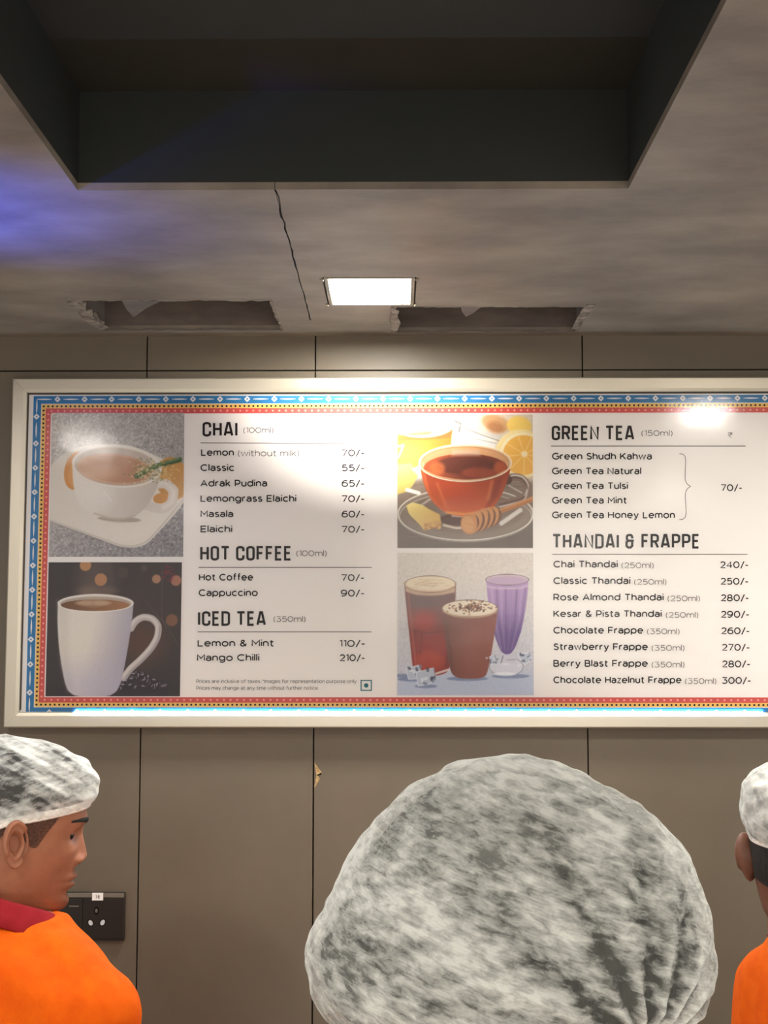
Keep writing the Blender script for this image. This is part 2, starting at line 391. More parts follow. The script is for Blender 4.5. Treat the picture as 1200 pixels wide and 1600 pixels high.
def dash(x, z, lx, lz):
    y = YS - .0005; n = 6; a = []
    for i in range(n + 1):
        t = i / n - .5; wv = (1 - (2*t)**2) * .9*k + .25*k
        a.append((t, wv))
    if lx: pts = [(x + t*lx, z + wv) for t, wv in a] + [(x + t*lx, z - wv) for t, wv in a[::-1]]
    else: pts = [(x + wv, z + t*lz) for t, wv in a] + [(x - wv, z + t*lz) for t, wv in a[::-1]]
    bord.add([B((p, y, q)) for p, q in pts], [tuple(range(len(pts)))], WHT)
zd = bz1 - 5.2*k; xd0 = P_(90, 623)[0]; step = 42.65*k; x = xd0
while x < bx1 - 20*k:
    diamond(x, zd); dash(x + step/2, zd, 25*k, 0); x += step
zdb = zY0 - wG - 7.5*k; x = P_(77, 1111)[0]
while x < bx1 - 12*k:
    disc(x, zdb, 5*k, 2, WHT, 4); disc(x, zdb, 1.3*k, 3, BLU, 6); dash(x + step/2, zdb - 1.5*k, 29*k, 0); x += step
zl = [651, 693, 731, 769, 807, 845, 883.5, 921.6, 960, 999, 1038, 1082]
for xx in (bx0 + 5.4*k, bx1 - 5.4*k):
    zz = [P_(60, v)[1] for v in zl]
    for i, z in enumerate(zz):
        diamond(xx, z)
        if i: dash(xx, (z + zz[i-1]) / 2, 0, 24*k)
    dash(xx, zz[0] + 16*k, 0, 22*k); dash(xx, zz[-1] - 19*k, 0, 22*k)
dash(bx0 + 17*k, zd, 24*k, 0)
bord.build('border_print', [M_blue, M_white, M_yel, M_red, M_pink, M_black], sheet)

# ---- lettering: a stroke alphabet, each line fitted to its place on the sheet
def AR(cx, cy, rx, ry, a0, a1, n=None):
    n = n or max(4, int(abs(a1 - a0) / 15)); return [(cx + rx*math.cos(math.radians(a0 + (a1-a0)*i/n)), cy + ry*math.sin(math.radians(a0 + (a1-a0)*i/n))) for i in range(n + 1)]
X = .70
G = {}
def g(c, wd, *st): G[c] = (wd, [list(s) for s in st])
def O(cx, cy, rx, ry): return AR(cx, cy, rx, ry, 0, 360, 26)
g(' ', .20)
g('a', .56, [(.04,.57)] + AR(.27,.44,.29,.26,125,0,8) + [(.56,0)], O(.27,.21,.27,.21))
g('b', .68, [(0,1.03),(0,0)], O(.34,.35,.34,.35)); g('c', .58, AR(.34,.35,.34,.35,48,312))
g('d', .68, [(.68,1.03),(.68,0)], O(.34,.35,.34,.35)); g('e', .66, [(.0,.36),(.66,.36)] + AR(.33,.35,.33,.35,2,315,20))
g('f', .36, [(.14,0),(.14,.80)] + AR(.34,.82,.20,.20,180,80,6), [(0,.66),(.36,.66)])
g('g', .68, [(.68,.70),(.68,.0)] + AR(.35,.0,.33,.28,0,-145,9), O(.34,.36,.34,.34))
g('h', .56, [(0,1.03),(0,0)], [(0,.35)] + AR(.28,.42,.28,.28,180,0,10) + [(.56,0)]); g('i', .0, [(0,.70),(0,0)], [(0,.90),(0,1.04)])
g('k', .54, [(0,1.03),(0,0)], [(.50,.70),(.03,.24)], [(.19,.40),(.54,0)]); g('l', .0, [(0,1.03),(0,0)])
g('m', .94, [(0,.70),(0,0)], [(0,.40)] + AR(.235,.45,.235,.25,180,0,8) + [(.47,0)], [(.47,.40)] + AR(.705,.45,.235,.25,180,0,8) + [(.94,0)])
g('n', .56, [(0,.70),(0,0)], [(0,.38)] + AR(.28,.42,.28,.28,180,0,10) + [(.56,0)]); g('o', .68, O(.34,.35,.34,.35))
g('p', .68, [(0,.70),(0,-.27)], O(.34,.35,.34,.35)); g('r', .34, [(0,.70),(0,0)], [(0,.36)] + AR(.32,.38,.32,.32,180,85,7))
SX = [(.44,.60)] + AR(.24,.53,.22,.17,55,235,9) + [(.30,.34)] + AR(.24,.17,.23,.17,60,-130,9)
g('s', .47, [(.42,.62),(.30,.69),(.16,.69),(.05,.61),(.04,.49),(.13,.40),(.34,.33),(.46,.25),(.46,.11),(.36,.02),(.20,.0),(.02,.09)])
g('t', .38, [(.14,.92),(.14,.18)] + AR(.32,.18,.18,.18,180,290,7), [(0,.68),(.38,.68)])
g('u', .56, [(0,.70),(0,.28)] + AR(.28,.28,.28,.28,180,360,10) + [(.56,.70)], [(.56,.70),(.56,0)])
g('v', .58, [(0,.70),(.29,0),(.58,.70)]); g('w', .92, [(0,.70),(.23,0),(.46,.70),(.69,0),(.92,.70)]); g('x', .54, [(0,.70),(.54,0)], [(.54,.70),(0,0)])
g('y', .60, [(0,.70),(.31,.0)], [(.60,.70),(.27,-.14),(.17,-.26),(.02,-.24)]); g('z', .48, [(0,.70),(.48,.70),(0,0),(.48,0)])
g('A', .82, [(0,0),(.41,1),(.82,0)], [(.14,.32),(.68,.32)])
g('B', .66, [(0,0),(0,1),(.38,1)] + AR(.38,.76,.22,.24,90,-90,8) + [(0,.52)], [(.38,.52)] + AR(.42,.26,.24,.26,90,-90,8) + [(0,0)])
g('C', .82, AR(.47,.5,.47,.5,48,312,20)); g('E', .62, [(.62,1),(0,1),(0,0),(.62,0)], [(0,.51),(.56,.51)])
g('F', .60, [(.60,1),(0,1),(0,0)], [(0,.49),(.54,.49)]); g('G', .86, AR(.48,.5,.48,.5,48,335,20) + [(.90,.48),(.54,.48)])
g('H', .72, [(0,0),(0,1)], [(.72,0),(.72,1)], [(0,.52),(.72,.52)]); g('I', 0, [(0,0),(0,1)])
g('K', .70, [(0,0),(0,1)], [(.66,1),(.02,.36)], [(.25,.58),(.70,0)]); g('L', .56, [(0,1),(0,0),(.56,0)])
g('M', .86, [(0,0),(0,1),(.43,.36),(.86,1),(.86,0)]); g('N', .74, [(0,0),(0,1),(.74,0),(.74,1)])
g('P', .64, [(0,0),(0,1),(.34,1)] + AR(.34,.68,.30,.32,90,-90,10) + [(0,.36)])
g('R', .66, [(0,0),(0,1),(.36,1)] + AR(.36,.70,.28,.30,90,-90,10) + [(0,.40)], [(.36,.40),(.66,0)])
g('S', .62, [(.56,.87),(.42,.98),(.20,.98),(.06,.86),(.07,.66),(.22,.56),(.44,.48),(.60,.38),(.61,.18),(.48,.03),(.24,.0),(.02,.15)])
g('T', .68, [(0,1),(.68,1)], [(.34,1),(.34,0)]); g('&', .74, [(.70,0),(.14,.68),(.13,.86),(.24,.99),(.38,.99),(.48,.88),(.45,.74),(.10,.42),(.02,.26),(.08,.08),(.24,0),(.42,.03),(.58,.18),(.70,.42)])
g('O', .96, O(.48,.5,.48,.5)); g('D', .74, [(0,0),(0,1),(.28,1)] + AR(.28,.5,.46,.5,90,-90,14) + [(0,0)])
g('0', .68, O(.34,.5,.34,.5)); g('1', .22, [(.02,.92),(.22,1),(.22,0)])
g('2', .58, [(.03,.83)] + AR(.30,.72,.27,.28,150,-20,10) + [(.48,.48),(.02,0),(.60,0)])
g('3', .60, [(.04,1),(.56,1),(.28,.62)] + AR(.28,.31,.32,.31,80,-140,14)); g('5', .60, [(.54,1),(.12,1),(.08,.57)] + AR(.29,.32,.31,.32,130,-140,14))
g('6', .64, O(.33,.32,.32,.32), [(.02,.36)] + AR(.42,.42,.40,.58,175,62,8)); g('7', .58, [(0,1),(.58,1),(.20,0)])
g('8', .62, O(.31,.75,.25,.25), O(.31,.25,.31,.26)); g('9', .64, O(.31,.68,.31,.32), [(.62,.64)] + AR(.22,.58,.40,.58,-5,-118,8)); g('4', .68, [(.50,0),(.50,1),(0,.30),(.68,.30)])
g('/', .42, [(0,-.14),(.42,1.08)]); g('-', .30, [(-.04,.40),(.30,.40)])
g('(', .20, AR(.42,.42,.40,.72,130,230,8)); g(')', .20, AR(-.22,.42,.40,.72,50,-50,8)); g('.', .0, [(0,.0),(0,.13)]); g('*', .3, [(.15,.98),(.15,.68)], [(0,.9),(.3,.76)], [(.3,.9),(0,.76)])
g('₹', .56, [(0,1),(.56,1)], [(0,.74),(.56,.74)], [(.04,1),(.18,1)] + AR(.18,.74,.28,.26,90,-90,8) + [(.02,.48),(.42,0)])
# condensed heading capitals
HG = {}
def h(c, wd, *st): HG[c] = (wd, [list(s) for s in st])
W_ = .30; q_ = .15
def RO(a0, a1):   # stadium outline walked from angle a0 to a1 (clockwise positive angles ccw)
    out = []
    for i in range(41):
        a = math.radians(a0 + (a1 - a0) * i / 40); x = .15 + .15*math.cos(a); s = math.sin(a)
        out.append((x, (.85 + .15*s) if s >= 0 else (.15 + .15*s)))
    return out
h(' ', .03)
h('C', W_, [(.30,.66)] + RO(0, 180) + RO(180, 360) + [(.30,.34)]); h('O', W_, RO(0, 360) + [(.30,.85)])
h('G', W_, [(.30,.68)] + RO(0, 180) + RO(180, 360) + [(.30,.50),(.17,.50)])
h('H', .31, [(0,0),(0,1)], [(.31,0),(.31,1)], [(0,.52),(.31,.52)]); h('A', .35, [(0,0),(.135,1),(.215,1),(.35,0)], [(.055,.24),(.295,.24)])
h('I', 0, [(0,0),(0,1)]); h('T', .32, [(-.02,1),(.34,1)], [(.16,1),(.16,0)]); h('F', .25, [(.26,1),(0,1),(0,0)], [(0,.52),(.23,.52)])
h('E', .25, [(.26,1),(0,1),(0,0),(.26,0)], [(0,.52),(.23,.52)]); h('N', .33, [(0,0),(0,1),(.33,0),(.33,1)])
h('D', .31, [(0,0),(0,1),(.15,1)] + AR(.15,.85,.16,.15,90,0,6) + AR(.15,.15,.16,.15,0,-90,6) + [(0,0)])
h('R', .30, [(0,0),(0,1),(.15,1)] + AR(.15,.86,.15,.14,90,0,6) + AR(.15,.62,.15,.14,0,-90,6) + [(0,.48)], [(.17,.48),(.31,0)])
h('P', .30, [(0,0),(0,1),(.15,1)] + AR(.15,.86,.15,.14,90,0,6) + AR(.15,.58,.15,.14,0,-90,6) + [(0,.44)])
h('&', .36, [(.28,.72),(.28,.88),(.22,1),(.08,1),(.02,.90),(.02,.66),(.09,.54),(.36,.54)], [(.09,.54),(.0,.42),(.0,.12),(.08,0),(.20,0),(.28,.12),(.28,.54)])

def ribbon(pts, wd):
    """offset polyline outline as quads with mitred joints, flat ends"""
    p = [Vector((a, b)) for a, b in pts]; p = [p[0]] + [b for a, b in zip(p, p[1:]) if (b - a).length > 1e-6]
    closed = (p[0] - p[-1]).length < 1e-4 and len(p) > 3
    if closed: p = p[:-1]
    n = len(p); L, R = [], []
    for i in range(n):
        a = p[i-1] if (i or closed) else None; b = p[(i+1) % n] if (i < n-1 or closed) else None
        d0 = (p[i] - a).normalized() if a is not None else None; d1 = (b - p[i]).normalized() if b is not None else None
        if d0 is None: d0 = d1
        if d1 is None: d1 = d0
        n0 = Vector((-d0.y, d0.x)); n1 = Vector((-d1.y, d1.x)); m = n0 + n1
        if m.length < .3: m = n0
        m.normalize(); sc = wd/2 / max(.74, m.dot(n0)); L.append(p[i] + m*sc); R.append(p[i] - m*sc)
    return L, R, closed
def text(name, body, px0, px1, base, cap, weight, m, font=None, track=.095, lay=2, minw=None):
    """body set between photo pixels px0..px1 on baseline pixel `base`, cap height `cap` px"""
    font = font or G; hw = weight / 2
    def width(tr, sx):
        x = 0
        for ch in body: x += font[ch][0]*sx + weight + tr
        return x - tr
    tw = (px1 - px0) / cap
    sx = 1.0 - weight
    tr = track
    # fit by squeezing glyphs and spacing together
    n = len(body); gw = sum(font[c][0] for c in body)
    kf = (tw - n*weight) / (gw + (n - 1)*tr); sx = kf; tr = tr * kf
    mb = MB(); x = 0.0; sy = 1 - weight
    for ch in body:
        wd, strokes = font[ch]
        for st in strokes:
            pts = [(x + hw + a*sx, hw + b*sy*(1.075 if ch.islower() else 1)) for a, b in st]
            L, R, closed = ribbon(pts, weight)
            vs = []
            for a, b in zip(L, R): vs += [a, b]
            nn = len(L); fs = [(2*i, 2*i+1, 2*i+3, 2*i+2) for i in range(nn - 1)]
            if closed: fs.append((2*nn-2, 2*nn-1, 1, 0))
            EPS[0] = (EPS[0] + 1) % 5
            mb.add([spt(px0 + v.x*cap, base - v.y*cap, lay + EPS[0]*.08) for v in vs], fs)
        x += wd*sx + weight + tr
    return pyd(name, mb.v, mb.f, m, sheet)
def rule(x0, x1, y, y2=None, wd=1.15):
    y2 = y if y2 is None else y2
    a = [spt(x0, y - wd/2, 2), spt(x1, y2 - wd/2, 2), spt(x1, y2 + wd/2, 2), spt(x0, y + wd/2, 2)]
    pyd('rule_line', a, [(0, 1, 2, 3)], M_rule, sheet)
WH, WT, WS = .158, .176, .115
def head(b, x0, x1, y, c=23): text('heading', b, x0, x1, y, c, WH, M_ink, HG, .085)
def line(b, x0, x1, y, c=10.9): text('menu_item', b, x0, x1, y, c, WT, M_ink)
def price(b, x0, x1, y, c=10.9): text('price', b, x0, x1, y, c, WT*.92, M_ink, track=.085)
def small(b, x0, x1, y, c=8.9): text('size_note', b, x0, x1, y, c, WS, M_grey)
head('CHAI', 316.4, 371, 682.2); small('(100ml)', 380, 427.4, 676.6); text('currency_sign', '₹', 549, 555, 684.6, 8.4, .1, M_grey)
rule(313.4, 581, 692, 692.8)
line('Lemon', 314, 365.6, 712.4); small('(without milk)', 371.6, 467.6, 712.9, 9.6); price('70/-', 533.5, 569.8, 713)
for b, x1, y, p in (('Classic', 366.2, 736.2, '55/-'), ('Adrak Pudina', 417.5, 760.4, '65/-'), ('Lemongrass Elaichi', 463, 784.3, '70/-'), ('Masala', 364.4, 808.3, '60/-'), ('Elaichi', 362.9, 832, '70/-')):
    line(b, 313.2, x1, y); price(p, 533.6, 569.7, y + .4)
head('HOT COFFEE', 312.8, 455.3, 876); small('(100ml)', 462.8, 510.5, 869); rule(310.4, 581, 886.5)
line('Hot Coffee', 310.7, 395.6, 907.3); price('70/-', 533, 569.3, 908); line('Cappuccino', 310.4, 402.8, 931.6); price('90/-', 532.4, 569.6, 932.2)
head('ICED TEA', 309.2, 415.4, 978); small('(350ml)', 427, 477.5, 971.8); rule(308.6, 580.4, 987.3)
line('Lemon & Mint', 308.6, 428, 1010.3); price('110/-', 530, 570.8, 1010.8); line('Mango Chilli', 307.7, 405.2, 1033); price('210/-', 530.4, 570.5, 1033.2)
text('disclaimer', 'Prices are inclusive of taxes. *Images for representation purpose only', 307, 557, 1067.3, 5.6, .12, M_grey)
text('disclaimer', 'Prices may change at any time without further notice.', 307, 498, 1077.8, 5.6, .12, M_grey)
vg = MB()
for a in (((563.3,1062.4),(581,1064)), ((563.3,1077.9),(581,1079.5)), ((563.3,1064),(564.9,1077.9)), ((579.4,1064),(581,1077.9))):
    (xa, ya), (xb, yb) = a; vg.add([spt(xa, ya, 2), spt(xb, ya, 2), spt(xb, yb, 2), spt(xa, yb, 2)], [(0, 1, 2, 3)])
vg.add([spt(572.2 + 3.5*math.cos(i*math.pi/8), 1071 + 3.5*math.sin(i*math.pi/8), 2) for i in range(16)], [tuple(range(16))])
vm = pyd('vegetarian_mark', vg.v, vg.f, M_teal, sheet)
head('GREEN TEA', 862, 991, 688); small('(150ml)', 1002, 1051, 681.2); text('currency_sign', '₹', 1137, 1145, 684.4, 8.6, .1, M_rule)
rule(861, 1165, 697)
for b, x1, y in (('Green Shudh Kahwa', 1018.6, 718.3), ('Green Tea Natural', 1002, 741.4), ('Green Tea Tulsi', 981.2, 764.5), ('Green Tea Mint', 979.6, 787.2), ('Green Tea Honey Lemon', 1054.6, 810)):
    line(b, 862.5, x1, y)
def bez(a, b, c, d, n=10):
    return [tuple((1-t)**3*np.array(a) + 3*t*(1-t)**2*np.array(b) + 3*t*t*(1-t)*np.array(c) + t**3*np.array(d)) for t in [i/n for i in range(n+1)]]
br = bez((1061.5,709),(1070,709),(1071.5,713),(1071.2,722)) + bez((1071.2,722),(1071,745),(1067,755),(1079.5,760))[1:] + bez((1079.5,760),(1067,765),(1071.4,778),(1072,797))[1:] + bez((1072,797),(1072.5,808),(1070,812),(1061.5,812))[1:]
Lb, Rb, _ = ribbon(br, 1.0); nb = len(Lb)
pyd('bracket', [spt(v.x, v.y, 2) for pr in zip(Lb, Rb) for v in pr], [(2*i, 2*i+1, 2*i+3, 2*i+2) for i in range(nb - 1)], M_rule, sheet)
price('70/-', 1126, 1160, 767.5)
head('THANDAI & FRAPPE', 863, 1093, 857.2); rule(862.6, 1168, 866.2)
for b, x1, s, s0, s1, y, p, p0, p1 in (('Chai Thandai', 965.2, '(250ml)', 970.9, 1021.6, 887, '240/-', 1125, 1169.7), ('Classic Thandai', 985, '(250ml)', 990.7, 1041.4, 912.8, '250/-', 1125.6, 1169.7),
    ('Rose Almond Thandai', 1037, '(250ml)', 1042.9, 1093.8, 938.6, '280/-', 1126, 1170.3), ('Kesar & Pista Thandai', 1034, '(250ml)', 1040.2, 1091.2, 964.4, '290/-', 1126.2, 1171),
    ('Chocolate Frappe', 1005, '(350ml)', 1010.8, 1062, 990.2, '260/-', 1126.5, 1171.5), ('Strawberry Frappe', 1012.3, '(350ml)', 1018, 1069.6, 1016, '270/-', 1127.7, 1171.8),
    ('Berry Blast Frappe', 1012.3, '(350ml)', 1018, 1069.6, 1042, '280/-', 1128, 1172.5), ('Chocolate Hazelnut Frappe', 1064.8, '(350ml)', 1070.2, 1119.4, 1067.8, '300/-', 1127.7, 1173.7)):
    line(b, 864.6, x1, y); small(s, s0, s1, y + .9); price(p, p0, p1, y + .9)

# ---- the four printed drink pictures: inks laid dot by dot on a fine grid
M_print = attr_mat('photo_ink', .5, .2)
class Paint:
    def __init__(s, x0, y0, x1, y1, nx, ny, bg):
        s.X, s.Y = np.meshgrid(np.linspace(x0, x1, nx), np.linspace(y0, y1, ny)); s.box = (x0, y0, x1, y1); s.u = (x1 - x0) / nx
        s.C = np.ones((ny, nx, 3)) * np.array(bg, float); s.rs = np.random.RandomState(3)
    def mix(s, mask, col, a=1.0):
        col = col if isinstance(col, np.ndarray) and col.ndim == 3 else np.array(col, float); m = (np.clip(mask, 0, 1) * a)[..., None]; s.C = s.C*(1 - m) + col*m
    def sd2m(s, d, soft): return np.clip(.5 - d / max(soft, s.u), 0, 1)
    def dell(s, cx, cy, rx, ry, rot=0):
        c, q = math.cos(math.radians(rot)), math.sin(math.radians(rot)); dx, dy = s.X - cx, s.Y - cy
        u, v = dx*c + dy*q, -dx*q + dy*c; r = np.sqrt((u/rx)**2 + (v/ry)**2) + 1e-6
        return (r - 1) * np.sqrt(u*u + v*v + 1e-6) / r
    def ell(s, cx, cy, rx, ry, col, rot=0, soft=3, a=1): s.mix(s.sd2m(s.dell(cx, cy, rx, ry, rot), soft), col, a)
    def ring(s, cx, cy, rx, ry, wd, col, rot=0, soft=3, a=1): s.mix(s.sd2m(np.abs(s.dell(cx, cy, rx, ry, rot)) - wd/2, soft), col, a)
    def dseg(s, pts):
        d = np.full(s.X.shape, 1e9)
        for (ax, ay), (bx, by) in zip(pts, pts[1:]):
            vx, vy = bx - ax, by - ay; t = np.clip(((s.X-ax)*vx + (s.Y-ay)*vy) / (vx*vx + vy*vy + 1e-9), 0, 1)
            d = np.minimum(d, np.hypot(s.X - ax - t*vx, s.Y - ay - t*vy))
        return d
    @staticmethod
    def crv(pts, closed, n=5):
        P = [np.array(q, float) for q in pts]; m = len(P); out = []; T = []
        for i in range(m):
            if not closed and i in (0, m - 1): T.append(np.zeros(2)); continue
            u, v = P[i] - P[i-1], P[(i+1) % m] - P[i]; lu, lv = np.hypot(*u) + 1e-9, np.hypot(*v) + 1e-9
            if u.dot(v)/(lu*lv) < .62: T.append(np.zeros(2))       # a true corner stays sharp
            else: d = u/lu + v/lv; T.append(d/(np.hypot(*d) + 1e-9)*min(lu, lv)*.9)
        for i in range(m if closed else m - 1):
            a, d, ta, td = P[i], P[(i+1) % m], T[i], T[(i+1) % m]
            for k in range(n):
                t = k/n; out.append(tuple((2*t**3 - 3*t*t + 1)*a + (t**3 - 2*t*t + t)*ta + (3*t*t - 2*t**3)*d + (t**3 - t*t)*td))
        return out if closed else out + [tuple(P[-1])]
    def line(s, pts, wd, col, soft=3, a=1, sm=True):
        if sm and len(pts) > 3: pts = s.crv(pts, False)
        s.mix(s.sd2m(s.dseg(pts) - wd/2, soft), col, a)
    def dpoly(s, pts):
        ins = np.zeros(s.X.shape, bool); q = list(pts) + [pts[0]]
        for (ax, ay), (bx, by) in zip(q, q[1:]):
            if ay == by: continue
            c = ((ay > s.Y) != (by > s.Y)) & (s.X < (bx - ax)*(s.Y - ay)/(by - ay) + ax); ins ^= c
        d = s.dseg(q); return np.where(ins, -d, d)
    def poly(s, pts, col, soft=3, a=1):
        if len(pts) > 9: pts = s.crv(pts, True, 4)
        s.mix(s.sd2m(s.dpoly(pts), soft), col, a)
    def grad(s, c0, c1, x0, y0, x1, y1):
        t = np.clip(((s.X-x0)*(x1-x0) + (s.Y-y0)*(y1-y0)) / ((x1-x0)**2 + (y1-y0)**2), 0, 1)[..., None]; return np.array(c0, float)*(1-t) + np.array(c1, float)*t
    def noise(s, amp, cell=1, mask=None):
        ny, nx = s.X.shape; a = s.rs.randn(ny//cell + 2, nx//cell + 2); a = np.kron(a, np.ones((cell, cell)))[:ny, :nx]
        if cell > 1: a = (a + np.roll(a, 1, 0) + np.roll(a, 1, 1) + np.roll(a, cell//2, 0) + np.roll(a, cell//2, 1)) / 3
        s.C += amp * a[..., None] * (1 if mask is None else mask[..., None])
    def emit(s, name, quad, label):
        ny, nx = s.X.shape; (tl, tr, br_, bl) = [spt(*q, 1.5) for q in quad]
        u = np.linspace(0, 1, nx)[None, :, None]; v = np.linspace(0, 1, ny)[:, None, None]
        P = (np.array(tl)*(1-u) + np.array(tr)*u)*(1-v) + (np.array(bl)*(1-u) + np.array(br_)*u)*v
        idx = np.arange(nx*ny).reshape(ny, nx); f = np.stack([idx[1:, :-1], idx[1:, 1:], idx[:-1, 1:], idx[:-1, :-1]], -1).reshape(-1, 4)
        me = bpy.data.meshes.new(name); me.vertices.add(nx*ny); me.vertices.foreach_set('co', P.reshape(-1).astype(np.float32))
        me.loops.add(f.size); me.loops.foreach_set('vertex_index', f.reshape(-1).astype(np.int32))
        me.polygons.add(len(f)); me.polygons.foreach_set('loop_start', np.arange(0, f.size, 4, dtype=np.int32))
        me.update(calc_edges=True)
        at = me.color_attributes.new('Col', 'FLOAT_COLOR', 'POINT'); c = np.ones((nx*ny, 4), np.float32); c[:, :3] = lin(np.clip(s.C, 0, 255).reshape(-1, 3)); at.data.foreach_set('color', c.ravel())
        o = link(name, me, M_print, sheet); o['label'] = label; return o
# 1: cup of milky chai on a square plate
p = Paint(232, 185, 823, 829, 236, 256, (172, 168, 162))
p.mix(np.ones(p.X.shape), p.grad((208, 202, 194), (150, 146, 148), 240, 190, 760, 820)); p.noise(9, 1); p.noise(8, 3)
p.poly([(225,440),(330,345),(560,330),(735,395),(830,455),(830,575),(705,728),(660,772),(600,789),(540,783),(470,757),(225,668)], p.grad((226,219,208), (234,228,218), 240, 450, 640, 760), 4)
p.line([(225,662),(470,750),(545,776),(600,781),(655,765),(700,722),(828,568)], 5, (206,196,184), 5); p.line([(225,670),(470,760),(545,785),(600,791)], 4, (150,142,138), 5, .7)
p.ell(345,445,52,86,(214,150,72), 10, 5); p.ell(352,450,40,74,(226,172,98), 10, 10, .6)
p.ell(770,480,72,96,(204,152,78), -8, 6); p.ell(775,470,50,60,(222,176,104), -8, 25, .8); p.poly([(735,400),(790,390),(830,430),(830,560),(795,575)], (205,154,80), 8, .7)
p.ell(540,662,95,13,(178,166,148), 3, 14, .8)
hand = [(700,505),(745,505),(778,535),(770,585),(735,612),(690,610),(655,596)]
p.ell(722,570,34,24,(216,160,88), -5, 4); p.line(hand, 44, (222,214,203), 4); p.line(hand[:5], 18, (236,230,221), 14, .9); p.ell(722,572,30,19,(214,158,86), -8, 4)
body = [(328,425),(333,500),(347,560),(378,606),(430,640),(500,660),(560,662),(610,648),(655,610),(690,555),(715,490),(722,445)]
p.poly(body, p.grad((234,228,219), (206,196,184), 420, 480, 720, 600), 4); p.ell(440,560,70,60,(238,232,224), 20, 60, .7); p.line([(430,636),(500,656),(560,659),(610,646)], 5, (196,184,166), 8, .8)
p.ell(526,424,200,96,(236,229,219), 5, 4); p.ell(523,428,186,86,(206,192,178), 5, 5); p.ring(526,424,196,92,5,(244,239,231), 5, 5)
p.mix(p.sd2m(p.dell(516,438,166,68,6), 5), p.grad((214,174,142), (186,134,102), 380, 420, 680, 460)); p.ring(516,438,160,63,6,(226,192,162), 6, 8, .7); p.ell(450,450,80,34,(222,184,152), 0, 50, .6)
p.line([(614,470),(660,445),(700,425),(805,396)], 22, (82,112,66), 5); p.line([(640,448),(700,420),(800,390)], 6, (136,158,104), 6, .8); p.line([(710,428),(806,402)], 5, (46,72,42), 5, .8)
for i in range(190):
    a, b = p.rs.randn(2); p.ell(668 + a*42, 448 + b*26, 4, 3, [(236,222,176),(198,178,120),(122,136,86)][i % 3], soft=3, a=.8)
for i in range(60): a, b = p.rs.randn(2); p.ell(752 + a*24, 452 + b*22, 4, 3, [(238,214,150),(196,150,86)][i % 2], soft=3, a=.7)
p.line([(470,540),(505,583)], 4, (246,243,238), 5, .8); p.noise(2.0, 1)
p.emit('chai_picture', [(81,645),(288,645),(286.2,870),(76.3,870)], 'printed picture of a white cup of chai on a square plate')
# 2: white mug of coffee on a dark table
p = Paint(203, 853, 812, 1452, 240, 240, (62, 52, 50))
p.mix(np.ones(p.X.shape), p.grad((64, 54, 53), (58, 48, 50), 300, 853, 500, 1450)); p.ell(640,1090,210,190,(82,66,58), 0, 260, .6); p.ell(640,1220,90,90,(112,70,48), 0, 120, .6)
p.ell(400,930,62,110,(124,104,94), 12, 90, .55); p.ell(480,900,40,80,(104,88,84), -10, 70, .5); p.ell(430,985,90,30,(150,126,110), 0, 50, .5)
for cx_, cy_, r_, c_ in ((372,866,26,(206,152,102)), (443,931,28,(198,146,100)), (697,928,20,(192,142,108)), (786,935,24,(186,128,102)), (770,1113,27,(142,98,74)), (545,900,24,(84,70,66)), (640,880,16,(88,72,68))):
    p.ell(cx_, cy_, r_, r_, c_, 0, 5, .92)
for i in range(40): a, b = p.rs.randn(2); p.ell(752 + a*16, 905 + b*16, 4, 4, (150, 44, 62), soft=4, a=.5)
p.line([(722,870),(724,1100),(745,1150)], 2.5, (120,112,116), 4, .5); p.line([(640,1020),(760,1150),(800,1230)], 3, (110,100,108), 5, .4)
p.line([(203,1432),(812,1432)], 60, (50,42,46), 50, .6)
for i in range(70):
    a, b = p.rs.rand(2); bx_, by_ = 545 + a*190, 1418 - b*78*(1 - abs(a - .42)*1.4); r_ = p.rs.rand()*180
    p.ell(bx_, by_, 16, 10, (48,38,42), r_, 3); p.ell(bx_ - 2, by_ - 3, 9, 4, (168,156,164), r_, 4, .85); p.line([(bx_ - 9, by_), (bx_ + 9, by_ + 1)], 2, (36,28,32), 2, .7)
p.ell(742,1408,26,13,(52,42,46), -12, 4); p.ell(738,1404,16,6,(132,120,126), -12, 5, .8)
hd = [(585,1150),(606,1118),(640,1100),(682,1108),(708,1140),(704,1190),(676,1240),(630,1290),(586,1330),(556,1370)]
p.line(hd, 30, (198,190,186), 4); p.line([(x_ - 5, y_ - 4) for x_, y_ in hd], 12, (228,221,214), 10, .9); p.line([(x_ + 8, y_ + 6) for x_, y_ in hd[4:]], 7, (158,150,158), 6, .6)
mug = [(250,1030),(250,1120),(258,1220),(272,1310),(290,1390),(305,1425),(330,1445),(380,1455),(440,1455),(495,1448),(525,1428),(545,1385),(562,1300),(578,1200),(590,1100),(594,1040)]
p.poly(mug, p.grad((230,223,213), (176,170,184), 400, 1180, 600, 1230), 4); p.poly([(250,1030),(300,1040),(310,1300),(335,1440),(305,1425),(272,1310)], (216,208,198), 30, .6)
p.mix(p.sd2m(p.dpoly(mug), 4) * np.clip((p.Y - 1250)/250, 0, .55), (196,192,208))
p.ell(422,1037,173,41,(234,227,217), 0, 4); p.ell(422,1040,162,33,(188,174,160), 0, 4); p.mix(p.sd2m(p.dell(420,1046,156,26), 4), p.grad((122,84,56), (176,128,88), 280, 1040, 560, 1060)); p.ell(410,1036,80,14,(214,188,158), 0, 26, .7); p.ring(422,1037,170,39,4,(248,244,238), 0, 5, .8); p.noise(2.2, 1)
p.emit('coffee_picture', [(76,878.6),(284.2,878.6),(281.2,1088),(71,1088)], 'printed picture of a white coffee mug on a dark ground')
